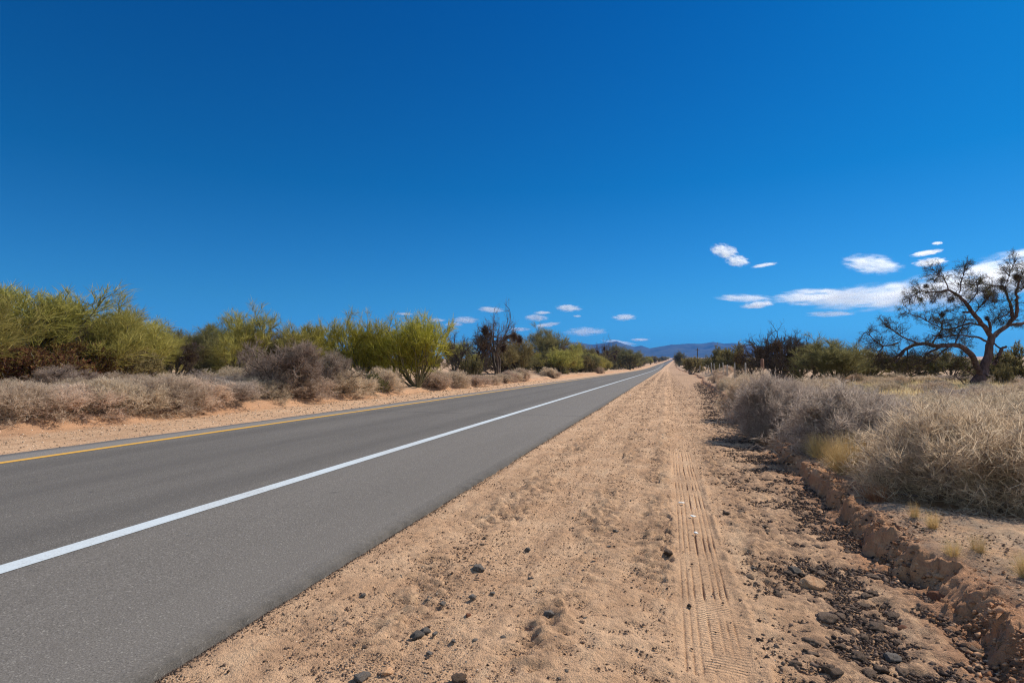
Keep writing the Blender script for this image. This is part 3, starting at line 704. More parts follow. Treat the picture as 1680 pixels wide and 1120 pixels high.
RIGHT = [
 (DEAD[1], 'dead_tree', 1258, 612, 553, 120, 'dark bare mesquite thicket left of the green bush, with upright broken branches', 'dead tree', 36),
 (BARE2, 'dead_tree', 1310, 612, 550, 110, 'dark bare tree with one branch pointing up right, beside the mesquite thicket', 'dead tree', 37),
 (SPARSE, 'dead_tree', 1280, 612, 532, 120, 'thin bare branches reaching above the dark thicket at right', 'dead tree', 35),
 (PVO[1], B_, 1368, 617, 556, 120, 'broad green bush right of the dark bare thicket', 'bush', 33),
 (BG[2], B_, 1420, 614, 574, 70, 'green bush with dark twigs on its right side, between the broad bush and the mesquite', 'bush', 36),
 (BG[3], B_, 1205, 606, 566, 60, 'olive bush behind the far fence posts', 'bush', 75),
 (BG[1], B_, 1182, 604, 570, 50, 'green bush behind the leaning pale fence posts', 'bush', 88),
 (BG[2], B_, 1133, 604, 586, 36, 'yellow green bush at the left end of the fence near the road', 'bush', 110),
 (BG[2], B_, 1480, 612, 584, 90, 'olive bush under the arching mesquite branch', 'bush', 48),
 (BG[0], B_, 1560, 612, 585, 90, 'green bush behind the foot of the mesquite', 'bush', 45),
 (BG[3], B_, 1655, 620, 568, 90, 'brown green bush right of the mesquite trunk', 'bush', 34),
 (BG[0], B_, 1645, 628, 596, 34, 'small light green plant right of the mesquite foot', 'bush', 29),
]
for a in RIGHT: put(a[0], a[1], *a[2:6], a[6], a[7], depth=a[8])
# dry shrub field on the right
NEAR = [
 (DBIG[0], 1598, 838, 668, 315, 'largest dry tan shrub, at the right edge of the photo above the shaded ground'),
 (DBIG[1], 1405, 742, 640, 230, 'dark grey dry shrub behind the golden grass tuft'),
 (DBIG[1], 1278, 712, 622, 160, 'grey dry shrub hanging over the dark crumbs of the bank'),
 (DBIG[0], 1490, 706, 650, 190, 'tan shrub between the dark grey shrub and the largest one'),
 (DBIG[0], 1715, 800, 662, 220, 'dry shrub cut by the right edge behind the largest one'),
 (DS[0], 1228, 676, 612, 90, 'leftmost dry shrub of the right field, above the far bank'),
 (DS[1], 1330, 690, 622, 150, 'pale shrub behind the grey one on the bank'),
 (DG[1], 1480, 780, 690, 90, 'low grey shrub tucked at the left foot of the largest shrub'),
 (DBIG[0], 1650, 770, 652, 190, 'tall pale shrub behind the right part of the largest one'),
]
for pr, px, b0, tp, w, lab in NEAR: put(pr, 'dry_shrub', px, b0, tp, w, lab, 'shrub')
for i in range(120):
    d = 9 * (42 / 9) ** (RR.random() ** .8); px = RR.uniform(1190 + 10 * (20 / d), 1860)
    if d < 12 and px < 1300: px += 140
    if 22 < d < 31 and 1540 < px < 1640: continue
    loc = atz(px, d); bxv = float(bank_x(np.array([loc.y]))[0])
    if loc.x < bxv + .9: loc.x = bxv + RR.uniform(.8, 1.6); loc.z = gz(loc.x, loc.y)
    h = RR.uniform(.38, .6) * (1.15 if px < 1400 else 1)
    place(RR.choice(DS + [DS[0]] + DG), 'dry_shrub', (loc.x, loc.y, loc.z - .03), h, h * RR.uniform(2.2, 3.2), None, field_label(px, d), 'shrub', 'dry shrubs filling the field at right', RR)
for i in range(26):
    Yv = 24 * (110 / 24) ** RR.random(); Xv = float(bank_x(np.array([Yv]))[0]) + RR.uniform(.5, 3); h = RR.uniform(.4, .8)
    place(RR.choice(DS), 'dry_shrub', (Xv, Yv, gz(Xv, Yv) - .03), h, h * 1.8, None, 'dry shrub lining the far part of the right bank', 'shrub', 'dry shrubs lining the far right bank', RR)

# grass tufts
for pr, px, b0, tp, w, lab in [
 (GR[0], 1392, 776, 702, 100, 'golden grass tuft on top of the bank, biggest one'),
 (GR[0], 1340, 746, 706, 50, 'golden grass tuft left of the biggest one'),
 (GR[0], 1372, 765, 712, 60, 'golden grass tuft between the two others on the bank'),
 (GR[2], 1432, 815, 785, 60, 'rusty orange grass tuft below the golden one'),
 (GR[1], 1520, 868, 828, 30, 'small yellow tuft in front of the largest shrub'),
 (GR[1], 1492, 852, 824, 22, 'tiny yellow green tuft left of the one before the largest shrub'),
 (GR[1], 1592, 912, 878, 34, 'sparse yellow tuft on the bare bank top'),
 (GR[0], 1676, 950, 892, 60, 'golden tuft at the right edge of the photo'),
 (GR[1], 1550, 920, 898, 36, 'faint straw tuft left of the sparse yellow one')]:
    put(pr, 'grass_tuft', px, b0, tp, w, lab, 'grass tuft')

# ------------------------------------------------------------------ the mesquite at right
def mesquite():
    r = np.random.default_rng(5); D0 = 27.5
    Z = lambda x, y: (1380 + x / 4.307, 400 + y / 4.307)
    base, _ = at(1606, 636)
    def path(pts, depths, n=None):
        P = np.array([pix3(*Z(x, y), D0 + dd) for (x, y), dd in zip(pts, depths)])
        t = np.linspace(0, len(P) - 1, n or (len(P) * 3)); i = np.minimum(t.astype(int), len(P) - 2); f = (t - i)[:, None]
        p0 = P[np.maximum(i - 1, 0)]; p1 = P[i]; p2 = P[i + 1]; p3 = P[np.minimum(i + 2, len(P) - 1)]
        return .5 * (2 * p1 + (p2 - p0) * f + (2 * p0 - 5 * p1 + 4 * p2 - p3) * f ** 2 + (3 * p1 - p0 - 3 * p2 + p3) * f ** 3)
    limbs = [ # points, depth offsets, start radius px, end radius px
     ([(960, 1010), (1000, 900), (1035, 810), (1048, 730), (1068, 650)], [0, 0, 0, 0, 0], 36, 26),
     ([(1068, 655), (1010, 580), (940, 500), (890, 430), (830, 365), (760, 325), (690, 340), (600, 335)], [0, -.2, -.5, -.7, -.9, -1, -1.1, -1.2], 20, 4),
     ([(1068, 660), (1130, 605), (1190, 562), (1205, 490), (1190, 420), (1170, 350), (1140, 290)], [0, .3, .5, .6, .6, .5, .4], 20, 5),
     ([(1185, 570), (1240, 500), (1243, 420), (1240, 350), (1250, 280), (1290, 200)], [.5, .2, -.1, -.4, -.6, -.8], 15, 4),
     ([(1185, 572), (1290, 555), (1380, 500), (1460, 420), (1520, 330)], [.5, .9, 1.2, 1.4, 1.5], 14, 4),
     ([(1290, 555), (1400, 560), (1520, 520), (1620, 540)], [.9, 1.4, 1.8, 2], 9, 3),
     ([(985, 930), (940, 820), (880, 745), (800, 715), (680, 718), (560, 705), (470, 735), (400, 790), (340, 835), (262, 838)], [0, -.4, -.8, -1.1, -1.3, -1.5, -1.6, -1.6, -1.5, -1.4], 24, 5),
     ([(470, 732), (430, 780), (370, 860), (330, 875)], [-1.6, -1.8, -2, -2.1], 8, 4),
     ([(720, 718), (620, 770), (540, 840), (470, 890)], [-1.2, -.6, -.2, 0], 10, 4),
     ([(760, 722), (690, 790), (600, 850)], [-1.2, -1.7, -2.1], 7, 3),
     ([(1045, 700), (980, 665), (900, 655), (800, 640), (720, 655), (640, 640)], [0, -.4, -.8, -1, -1.2, -1.3], 9, 3),
     ([(1005, 578), (900, 562), (820, 590), (740, 605), (660, 570), (560, 520), (450, 480)], [-.1, .3, .8, 1.1, 1.3, 1.5, 1.6], 9, 2.5),
     ([(905, 482), (862, 480)], [-.6, -.8], 10, 8),
     ([(1075, 850), (1110, 790), (1130, 745), (1165, 728)], [0, -.2, -.3, -.4], 17, 9),
     ([(1140, 760), (1100, 720), (1080, 705)], [-.3, -.2, -.1], 8, 6),
     ([(1050, 620), (1055, 570), (1030, 525)], [0, -.2, -.3], 12, 9),
     ([(1205, 470), (1150, 510), (1105, 525)], [.6, .3, .1], 6, 3),
     ([(560, 705), (430, 655), (300, 570)], [-1.5, -1.9, -2.2], 7, 2.5),
     ([(400, 700), (300, 720), (240, 680), (165, 620)], [-1.7, -1.9, -2.1, -2.2], 6, 2),
     ([(300, 720), (265, 780), (275, 840)], [-1.9, -1.9, -1.8], 5, 3),
     ([(470, 735), (468, 800), (470, 880)], [-1.6, -1.5, -1.5], 5, 3),
     ([(800, 716), (830, 640), (870, 560), (880, 500)], [-1.1, -1, -.7, -.4], 6, 2),
     ([(640, 712), (700, 620), (720, 520), (710, 470)], [-1.4, -1.3, -1.2, -1.2], 6, 2),
     ([(760, 325), (730, 250), (650, 175)], [-1, -1.1, -1.3], 5, 2), ([(830, 365), (850, 270), (880, 140)], [-.9, -.7, -.6], 5, 2),
     ([(620, 335), (540, 345), (480, 400)], [-1.2, -1.4, -1.5], 4, 2), ([(890, 430), (960, 350), (950, 260)], [-.7, -.3, 0], 5, 2),
     ([(1150, 300), (1060, 300), (1010, 350)], [.4, .1, -.2], 5, 2), ([(1160, 320), (1190, 220), (1230, 110)], [.4, .5, .6], 5, 2),
     ([(940, 500), (990, 430), (1030, 380)], [-.5, -.9, -1.2], 5, 2), ([(1240, 350), (1300, 300), (1350, 200)], [-.4, -.5, -.5], 5, 2),
     ([(1460, 420), (1430, 320), (1380, 240)], [1.4, 1.2, 1], 5, 2), ([(1520, 520), (1600, 600), (1650, 700)], [1.8, 2, 2.2], 5, 2),
     ([(975, 960), (900, 1000), (840, 960), (800, 915)], [0, -.5, -.8, -1], 7, 3), ([(940, 990), (850, 1010), (770, 985)], [-.2, -.9, -1.3], 6, 2.5), ([(960, 940), (880, 880), (840, 800)], [.1, -.3, -.5], 6, 2.5),
    ]
    k = D0 / FPX / 4.307
    g = Geo(); twig_src = []
    for pts, dd, a, b_ in limbs:
        P = path(pts, dd)[None]
        P = P + np.concatenate([np.zeros((1, 1, 3)), r.normal(0, .018, (1, P.shape[1] - 1, 3))], 1)
        g.add(tubes(P, a * k * .88, b_ * k * .8, 10 if a > 12 else 6), .5)
        if (a < 16 or a == 20 or a == 24) and pts[0] not in ((905, 482), (1140, 760), (1050, 620)): twig_src.append((P, a))
    flare = path([(930, 1040), (975, 960), (1010, 890)], [-.1, 0, 0])[None]; g.add(tubes(flare, 52 * k, 32 * k, 10), .5)
    h = Geo(); f = Geo()
    S2 = []
    for P, a in twig_src:
        low = P[0, -1, 2] < base.z + 1.0 and a < 10 and P.shape[1] < 13
        n = 5 if low else (27 if P.shape[1] > 18 else 18)
        S2.append(sprout(r, P, n, .3, 1, 55, .6 if low else .66, 5, .24, .03 if not low else -.05))
    S2 = np.concatenate(S2)
    c = sprout(r, S2, 5, .15, 1, 42, .5, 4, .25, .02)
    d = sprout(r, c, 6, .1, 1, 42, .26, 3, .2, -.03)
    h.add(tubes(S2, .014, .006, 4), r.uniform(0, .4, len(S2))).add(tubes(c, .006, .003, 3), r.uniform(0, .7, len(c))).add(tubes(d, .003, .0015, 3), r.uniform(0, .8, len(d)))
    p, dd, t = spots(r, d, 2, .2, 1)
    h.add(slivers(r, p, tilt(r, dd, 40, 12), .09, .005), r.uniform(0, .8, len(p)))
    # leaflets hang only from some of the outer branches
    sel = r.random(len(c)) < .17
    p, dd, t = spots(r, c[sel], 46, .2, 1)
    f.add(slivers(r, p + r.normal(0, .05, p.shape), norm(tilt(r, dd, 50, 20) + np.array([0, 0, -.5])), .07 * r.uniform(.5, 1.4, len(p)), .013), np.clip(r.normal(.45, .3, len(p)), 0, 1))
    q = Geo()
    for (x, y), rad, dd in [((1030, 525), .13, -.3), ((715, 500), .15, -1.2), ((650, 400), .22, -1.2), ((775, 395), .2, -1), ((1080, 360), .26, .2), ((1130, 260), .24, .4), ((600, 300), .14, -1.2), ((700, 650), .2, -1.3), ((1085, 400), .18, 0), ((1240, 230), .16, -.7)]:
        clump(r, q, pix3(*Z(x, y), D0 + dd), rad * .75, 260, .11, .012)
    root = bpy.data.objects.new('mesquite_tree', None); COL.objects.link(root); root.location = base
    tag(root, 'gnarled half bare mesquite with an arching low limb, largest tree at the right edge', 'tree')
    for nm, me in (('trunk', g.mesh('trunk', bark_mat('mesquite_bark', (.045, .03, .03), (.15, .10, .10), 9), True)), ('crown', h.mesh('crown', MB['deadt'])), ('foliage', f.mesh('foliage', MB['mesq'])), ('mistletoe', q.mesh('mistletoe', MB['mist']))):
        me.transform(Matrix.Translation(-base)); link(nm, me, root)
mesquite()

# ------------------------------------------------------------------ stones, clods and crumbs
def stone_mat(name, a, b_, c_, sc=9.):
    m, nt, out = mat_new(name); b = NB(nt)
    co = b.n('ShaderNodeTexCoord').outputs['Object']; oi = b.n('ShaderNodeObjectInfo').outputs['Random']
    n1 = b.noise(co, sc, 5, .7); n2 = b.noise(co, sc * 7, 2, .6)
    c = b.mix(b.rng(n1, .35, .65), a, b_); c = b.mix(b.rng(n2, .56, .7, 0, .6), c, c_)
    c = b.n('ShaderNodeHueSaturation', {'Value': b.rng(oi, 0, 1, .75, 1.3), 'Color': c}).outputs[0]
    p = b.n('ShaderNodeBsdfPrincipled', {'Base Color': c, 'Roughness': .85, 'Specular IOR Level': .2})
    nt.links.new(b.n('ShaderNodeBump', {'Strength': .8, 'Distance': .04, 'Height': b.math('ADD', n1, n2)}).outputs[0], p.inputs['Normal'])
    nt.links.new(p.outputs[0], out.inputs[0]); return m
SM = {'dark': stone_mat('asphalt_chunk', (.15, .125, .11), (.30, .26, .235), (.5, .45, .4)),
      'clod': stone_mat('earth_clod', (.13, .085, .065), (.27, .185, .135), (.45, .33, .24)),
      'tan': stone_mat('sandstone', (.86, .44, .22), (.96, .62, .38), (.95, .72, .5), 3.),
      'red': stone_mat('brick_red_stone', (.26, .09, .05), (.42, .18, .10), (.5, .28, .18), 4.)}
def rock_mesh(seed, mat, rough=.3, cuts=9, sub=3, detail=.12):
    r = np.random.default_rng(seed); V, F = (ICO3, ICO4)[sub - 3]; V = V.copy()
    for _ in range(cuts):
        n = norm(r.normal(size=3)); o = r.uniform(.55, .92); dd = V @ n - o
        V = V - np.where(dd > 0, dd, 0)[:, None] * n * .92
    q = V * 1.7 + seed; dn = fbm(q[:, 0] + q[:, 2] * .7, q[:, 1] - q[:, 2] * .6, 1, 4, seed, .6)
    V = V * (1 + rough * dn[:, None] + detail * (r.random(len(V)) - .5)[:, None])
    V[:, 2] *= .62
    return mk('stone', V, F, SM[mat], None, mat == 'tan')
ROCK = {'dark': [rock_mesh(300 + i, 'dark', .55, 10, 3, .13) for i in range(4)], 'clod': [rock_mesh(310 + i, 'clod', .6, 7, 3, .15) for i in range(4)],
        'tan': [rock_mesh(320 + i, 'tan', .18, 5, 4, .0) for i in range(2)], 'red': [rock_mesh(330 + i, 'red', .3, 10, 3, .04) for i in range(2)]}
def stone(kind, px, py, wpx, label, group=None, hk=.8, rz=None, name=None, var=None):
    loc, dep = at(px, py); w = wpx / FPX * dep / 2 * .85
    me = ROCK[kind][RR.randrange(len(ROCK[kind])) if var is None else var]
    o = link(name or ('earth_clod' if kind == 'clod' else 'stone'), me); o.location = (loc.x, loc.y, loc.z + w * hk * .22)
    o.scale = (w, w * RR.uniform(.75, 1.0), w * hk); o.rotation_euler = (RR.uniform(-.15, .15), RR.uniform(-.15, .15), RR.uniform(0, 6.28) if rz is None else rz)
    return tag(o, label, 'stone' if kind != 'clod' else 'clod', group)
stone('tan', 1333, 962, 50, 'smooth pale tan rock with a dent in its top, largest stone in the ditch', hk=.95, rz=.3, var=0)
for a in [
 ('dark', 785, 934, 30, 'flat grey chunk of broken asphalt alone on the bare sand'),
 ('dark', 705, 984, 21, 'rounded dark stone, left one of the pair on the sand'),
 ('dark', 726, 991, 17, 'smaller dark stone, right one of the pair on the sand'),
 ('red', 768, 1010, 15, 'brick red angular pebble right of the dark stone pair'),
 ('dark', 776, 980, 16, 'speckled grey stone above the brick red pebble'),
 ('dark', 683, 1044, 26, 'left chunk of the broken asphalt cluster'),
 ('dark', 697, 1036, 20, 'middle chunk of the broken asphalt cluster'),
 ('dark', 714, 1040, 15, 'right chunk of the broken asphalt cluster'),
 ('tan', 634, 1102, 25, 'rounded stone with a tan top and rusty underside at the bottom edge'),
 ('dark', 592, 1112, 34, 'dark asphalt rubble left of the rounded tan stone'),
 ('clod', 752, 1113, 30, 'dark brown clod at the bottom edge of the photo'),
 ('dark', 865, 902, 17, 'small flat grey stone above the isolated asphalt chunk'),
 ('dark', 870, 949, 12, 'small round grey stone right of the isolated asphalt chunk'),
 ('dark', 901, 1008, 26, 'long thin grey stone slab in the middle of the verge'),
 ('dark', 744, 1052, 12, 'small black stone below the asphalt cluster'),
 ('dark', 780, 1051, 15, 'small black slab right of the asphalt cluster'),
 ('tan', 978, 915, 8, 'small cream pebble on the open sand'),
 ('dark', 656, 948, 17, 'dark lump near the road edge dirt'),
 ('clod', 1097, 908, 24, 'reddish brown clod left of the tyre track'),
 ('clod', 1353, 1016, 46, 'big flat dark clod below the smooth tan rock'),
 ('clod', 1330, 1055, 34, 'dark clod left below the big flat one'),
 ('clod', 1305, 1090, 24, 'small dark clod near the bottom edge beside the tyre track'),
 ('clod', 1365, 1105, 44, 'reddish dark clod at the bottom edge'),
 ('dark', 1462, 1082, 32, 'round dark stone near the bottom of the ditch'),
 ('clod', 1436, 1030, 34, 'dark clod in the ditch between the tan rock and the bank'),
 ('red', 1480, 1032, 24, 'reddish stone near the foot of the bank'),
 ('tan', 1402, 1038, 22, 'low tan stone right of the big flat clod'),
 ('clod', 1444, 1100, 34, 'clod just below the round dark stone'),
 ('clod', 1405, 1075, 26, 'clod left of the round dark stone'),
 ('dark', 1302, 938, 26, 'rough grey stone touching the upper left of the tan rock'),
 ('clod', 1366, 952, 18, 'small brown clod right of the tan rock'),
 ('red', 1545, 984, 44, 'flat reddish stone slab lying on the edge of the bank'),
 ('tan', 1542, 946, 20, 'thin cream stone flake on the bank top'),
 ('clod', 1236, 857, 12, 'small dark clod alone on the smooth sand right of the tyre track'),
 ('clod', 1192, 843, 20, 'dark bark like clod beside the upper tyre track'),
 ('clod', 1420, 980, 26, 'clod in the shadow of the bank, above the reddish stone'),
 ]: stone(*a)
zone = {'clod': 'dark clod among many in the ditch', 'dark': 'small dark stone scattered on the sandy verge'}
for i in range(170):
    if i < 115:
        py = 660 + 440 * RR.random() ** .8; Yv = 1.4 * FPX / (py - 602); lx = RR.gauss(1.02, .27) + .03 * (Yv - 3); k = 'clod'
    else:
        py = 700 + 400 * RR.random() ** .7; Yv = 1.4 * FPX / (py - 602); lx = RR.choice([-1.55, -.62, -.12, -.9, -.3]) + RR.gauss(0, .2); k = 'dark' if RR.random() < .5 else 'clod'
    if .0 < lx < .45: lx += .5
    if lx < RE + .15: lx = RE + .3
    w = RR.uniform(.014, .042) * (1.1 if i < 115 else .55)
    o = link('earth_clod' if k == 'clod' else 'stone', RR.choice(ROCK[k])); o.location = (lx, Yv, gz(lx, Yv) + w * .1); o.scale = (w, w * .8, w * RR.uniform(.5, .9)); o.rotation_euler = (0, 0, RR.uniform(0, 6.28))
    near_ = 'nearest part' if Yv < 4 else 'middle part' if Yv < 8 else 'far part'
    side_ = ('ditch' if i < 115 else 'verge near the asphalt' if lx < -1.1 else 'verge left of the tyre track')
    tag(o, ('dark earth clod' if k == 'clod' else 'small dark stone') + ' in the %s of the %s' % (near_, side_ if side_ != 'ditch' else 'ditch, on the tyre track side' if lx < .9 + .03 * Yv else 'ditch, near the bank foot' if lx > 1.15 + .03 * Yv else 'ditch, along its middle'), 'clod' if k == 'clod' else 'stone', 'loose clods and stones in the ' + side_)

def crumbs(name, n, fn, smin, smax, mat, label, seed, ymax=45, p=1.0):
    r = np.random.default_rng(seed)
    y = 1.7 * (ymax / 1.7) ** (r.random(n) ** p)
    x = fn(r, y, n); keep = (r.random(n) < 1.02 - (y / ymax) ** 1.5) & ~((x > .02) & (x < .40) & (y < 10) & (r.random(n) < .93)); x = x[keep]; y = y[keep]; n = len(x)
    z = macro(x, y)
    s_ = np.exp(r.uniform(np.log(smin), np.log(smax), n)) * np.where(y > 6, np.minimum((y / 6) ** .5, 2.6), 1)
    s_ = smin + (s_ - smin) * r.random(n) ** .5
    U = np.array([[1, 0, 0], [-.5, .87, 0], [-.5, -.87, 0], [.3, .2, .85], [-.3, -.1, .7], [.1, -.3, -.6]])
    F0 = np.array([[0, 1, 3], [1, 4, 3], [1, 2, 4], [2, 0, 3], [2, 3, 4], [1, 0, 5], [2, 1, 5], [0, 2, 5]])
    Vs = U[None] * (1 + r.uniform(-.35, .35, (n, 6, 3))); a = r.uniform(0, 6.28, n); ca, sa = np.cos(a)[:, None], np.sin(a)[:, None]
    Vx = Vs[..., 0] * ca - Vs[..., 1] * sa; Vy = (Vs[..., 0] * sa + Vs[..., 1] * ca) * r.uniform(.6, 1, n)[:, None]
    V = np.stack([Vx, Vy, Vs[..., 2] * r.uniform(.4, .9, n)[:, None]], -1) * s_[:, None, None] + np.stack([x, y, z + s_ * .12], 1)[:, None]
    F = (F0[None] + (np.arange(n) * 6)[:, None, None]).reshape(-1, 3)
    me = mk(name, V.reshape(-1, 3), F, mat, {'v': np.repeat(r.random(n), 6)})
    tag(link(name, me), label, kind='stuff')
CRM = twig_mat('dark_crumbs', [(.065, .045, .038), (.165, .11, .085), (.33, .23, .165)], 0, 0)
CRS = twig_mat('sandy_pebbles', [(.14, .095, .07), (.44, .31, .21), (.74, .6, .47)], 0, 0)
def ditch_x(r, y, n): return np.minimum(r.normal(1.06, .27, n), 1.7) + .034 * np.clip(y - 2, 0, 60) + .2 * fbm(y, y * 0, 1.3, 3, 401)
CRD = twig_mat('black_crumbs', [(.04, .032, .03), (.10, .072, .06), (.22, .155, .12)], 0, 0)
crumbs('ditch_crumbs', 42000, ditch_x, .005, .024, CRD, 'dark crumbs of earth and asphalt filling the ditch', 402, 60, 1.0)
def verge_x(r, y, n):
    x = r.choice([-1.6, -1.5, -.62, -.6, -.12, .62], n) + r.normal(0, .14, n)
    x = np.where(r.random(n) < .33, r.uniform(-2.2, 1.2, n), x)
    m_ = fbm(x, y, .7, 3, 405) > r.uniform(-.5, .35, n)
    return np.where(m_, x, r.uniform(-2.2, 1.3, n))
crumbs('verge_crumbs', 60000, verge_x, .003, .014, CRM, 'dark crumbs strewn in the churned strips of the sandy verge', 403, 200, 1.0)
crumbs('verge_grit', 70000, lambda r, y, n: r.uniform(-2.25, 1.5, n), .0015, .006, CRM, 'fine brown grit over the whole sandy verge', 411, 9, 1.0)
crumbs('verge_pebbles', 16000, lambda r, y, n: r.uniform(-2.25, 1.4, n), .002, .009, CRS, 'fine sandy pebbles all over the verge', 404, 25, 1.2)
crumbs('bank_crumbs', 16000, lambda r, y, n: 1.5 + .036 * y + np.abs(r.normal(0, 1.1, n)), .004, .016, CRM, 'dark crumbs and bits on the bank top under the dry shrubs', 406, 30, 1.0)
BNK = twig_mat('red_earth_lumps', [(.20, .10, .06), (.40, .22, .13), (.60, .38, .24)], 0, 0)
crumbs('bank_lumps', 7000, lambda r, y, n: bank_x(y) + r.normal(.08, .14, n), .004, .034, BNK, 'reddish lumps of earth crumbling off the bank face', 408, 40, 1.0)
crumbs('bank_foot_rubble', 9000, lambda r, y, n: bank_x(y) - np.abs(r.normal(0, .16, n)), .006, .035, CRD, 'dark rubble at the foot of the bank', 409, 50, 1.0)
crumbs('far_side_crumbs', 9000, lambda r, y, n: -10.3 - np.abs(r.normal(1.9, 1.2, n)), .006, .03, CRS, 'pebbles and lumps on the sand strip beyond the road', 410, 70, .6)
crumbs('asphalt_edge_gravel', 7000, lambda r, y, n: RE + .02 + np.interp(y, ry, jag) + np.abs(r.normal(0, .035, n)), .003, .011, CRD, 'black gravel breaking off the edge of the asphalt', 407, 40, 1.0)

# straw and dead stalks lying on the bank top
def straw():
    r = np.random.default_rng(500); n = 9000
    y = 1.8 * (14 / 1.8) ** r.random(n); x = bank_x(y) + .25 + np.abs(r.normal(0, 1.5, n)); z = macro(x, y) + .008
    a = r.uniform(0, 6.28, n); d = norm(np.stack([np.cos(a), np.sin(a), r.uniform(-.05, .35, n)], 1))
    g = Geo().add(slivers(r, np.stack([x, y, z], 1), d, r.uniform(.02, .09, n), .0028), r.random(n))
    tag(link('straw_litter', g.mesh('straw_litter', MB['tan'])), 'dry straw and broken stalks on the bank top', kind='stuff')
straw()
def gold_patch():
    r = np.random.default_rng(510); n = 26000; g = Geo()
    d = r.uniform(20, 34, n); px = r.uniform(1390, 1800, n)
    t = (px - 840) / FPX; dx = fwd.x + rgt.x * t; dy = fwd.y + rgt.y * t
    x = dx * d; y = dy * d; keep = fbm(x, y, 3, 3, 511) > -.12; x = x[keep]; y = y[keep]; n = len(x)
    a = np.radians(np.abs(r.normal(0, 22, n))); az = r.uniform(0, 6.28, n)
    dd = np.stack([np.sin(a) * np.cos(az), np.sin(a) * np.sin(az), np.cos(a)], 1)
    g.add(slivers(r, np.stack([x, y, macro(x, y)], 1), dd, r.uniform(.2, .45, n), .010), r.random(n))
    tag(link('dry_grass', g.mesh('dry_grass', MB['gold'])), 'golden dry grass around the foot of the mesquite', kind='stuff')
gold_patch()
# white scraps beside the tyre track
def scrap(px, py, w, label):
    loc, dep = at(px, py); k = w / FPX * dep; r = np.random.default_rng(int(px))
    a = np.linspace(0, 2 * np.pi, 11)[:-1]; rad = r.uniform(.6, 1.1, 10)
    top = np.stack([np.cos(a) * rad * k / 2, np.sin(a) * rad * k / 2.6, .006 + .01 * r.random(10)], 1)
    V = np.concatenate([top, top - [0, 0, .002], [[0, 0, .014]], [[0, 0, .012]]]); i = np.arange(10); j = (i + 1) % 10
    m, nt, out = mat_new('white_paper'); b = NB(nt); p = b.n('ShaderNodeBsdfPrincipled', {'Base Color': (.74, .74, .72, 1), 'Roughness': .8}); nt.links.new(p.outputs[0], out.inputs[0])
    me = mk('paper_scrap', V, [np.stack([i, j, i * 0 + 20], 1), np.stack([j + 10, i + 10, i * 0 + 21], 1), np.stack([j, i, i + 10, j + 10], 1)], m)
    o = link('paper_scrap', me); o.location = loc + Vector((0, 0, .004)); tag(o, label, 'litter')
scrap(1118, 826, 12, 'white paper scrap, upper left one beside the tyre track')
scrap(1136, 848, 11, 'white paper scrap, middle one on the tyre track')
scrap(1142, 876, 10, 'white paper scrap, lowest one on the tyre track')

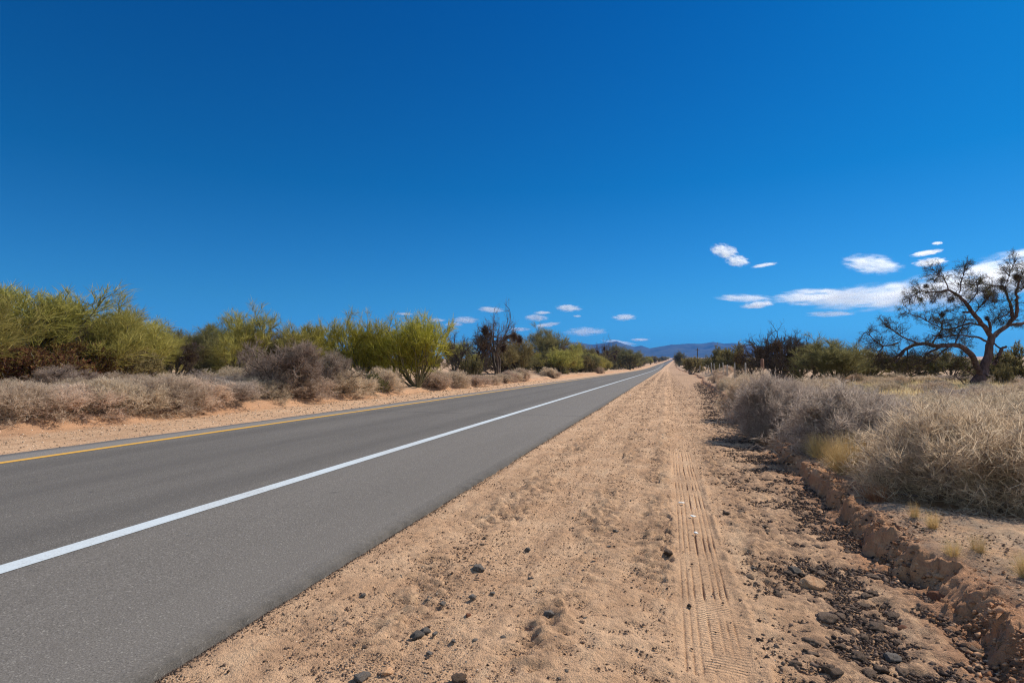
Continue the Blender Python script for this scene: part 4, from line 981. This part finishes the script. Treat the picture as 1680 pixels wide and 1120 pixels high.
# ------------------------------------------------------------------ fence, pole
def fence():
    root = bpy.data.objects.new('wire_fence', None); COL.objects.link(root)
    d0 = [(1251, 24), (1222, 32), (1205, 40), (1192, 50), (1186, 55), (1179, 61), (1172, 68), (1167, 74), (1162, 81), (1157, 88), (1152, 96), (1147, 106), (1143, 118)]
    pts = [atz(px, d) for px, d in d0]; root.location = pts[0]
    tag(root, 'old wire fence with one rusty wooden post and pale far posts right of the road', 'fence')
    wood = bark_mat('rusty_wood', (.16, .07, .045), (.30, .16, .11), 12); pale = bark_mat('bleached_wood', (.30, .25, .22), (.5, .44, .38), 12)
    r = np.random.default_rng(600); tops = []
    for i, p in enumerate(pts):
        hgt = 1.6 if i == 0 else r.uniform(1.2, 1.5); ln = np.array([r.normal(0, .05), r.normal(0, .05), 1])
        P = np.array([[0, 0, -.2], [0, 0, .4], [0, 0, .9], [0, 0, hgt]]) * 1.; P[:, :2] += P[:, 2:] * ln[:2]
        rad = .075 if i == 0 else (.07 if i % 4 == 3 else .045)
        V, F = tubes(P[None], rad, rad * .9, 8); V = np.concatenate([V, [P[-1] + [0, 0, .015]]]); nv = len(V) - 1
        cap = np.array([[nv - 8 + k, nv - 8 + (k + 1) % 8, nv] for k in range(8)])
        me = mk('post', V, [F, cap], wood if i == 0 else pale)
        o = link('post', me, root, p - pts[0]); tops.append((p - pts[0], ln))
    for hh in (.45, .8, 1.1):
        W_ = []
        for (a, la), (b2, lb2) in zip(tops[:-1], tops[1:]):
            for t in np.linspace(0, 1, 7)[:-1]:
                q = np.array(a) * (1 - t) + np.array(b2) * t; q[2] += hh - .06 * math.sin(math.pi * t); W_.append(q)
        V, F = tubes(np.array(W_)[None], .0025, .0025, 4)
        link('wire', mk('wire', V, F, MB['grey_wood'], {'v': np.full(len(V), .3)}), root)
fence()
pp = atz(1144, 150)
V, F = tubes(np.array([[[0, 0, -.3], [0, 0, 2], [0, 0, 5.2]]]), .14, .11, 8); V2, F2 = tubes(np.array([[[-.5, 0, 4.8], [.5, 0, 4.8]]]), .05, .05, 6)
po = link('utility_pole', mk('utility_pole', np.concatenate([V, V2]), [np.concatenate([F, F2 + len(V)])], MB['dark_bark']), None, pp); po.rotation_euler.z = YAW
po.scale = (1, 1, (CAMZ + pix3(1144, 571, 150)[2] - CAMZ - pp.z) / 5.2)
tag(po, 'thin dark pole standing far away before the mountains', 'pole')
put(PVO[1], 'palo_verde_tree', 1114, 590, 577, 18, 'small dark tree standing alone at the very end of the road', 'tree', depth=330)

# ------------------------------------------------------------------ the air that turns the mountains blue
m, nt, out = mat_new('haze_air'); b = NB(nt)
v = b.n('ShaderNodeVolumePrincipled', {'Color': (.05, .33, 1, 1), 'Density': 8e-5, 'Anisotropy': 0.})
nt.links.new(v.outputs[0], out.inputs['Volume'])
hx, y0, y1, z0, z1 = 9600, -120, 9600, -2.5, 420
V = [(sx_ * hx, yy, zz) for zz in (z0, z1) for yy in (y0, y1) for sx_ in (-1, 1)]
F = np.array([[0, 2, 3, 1], [4, 5, 7, 6], [0, 1, 5, 4], [2, 6, 7, 3], [0, 4, 6, 2], [1, 3, 7, 5]])
tag(link('haze', mk('haze', V, F, m)), 'thin blue desert air', kind='stuff')
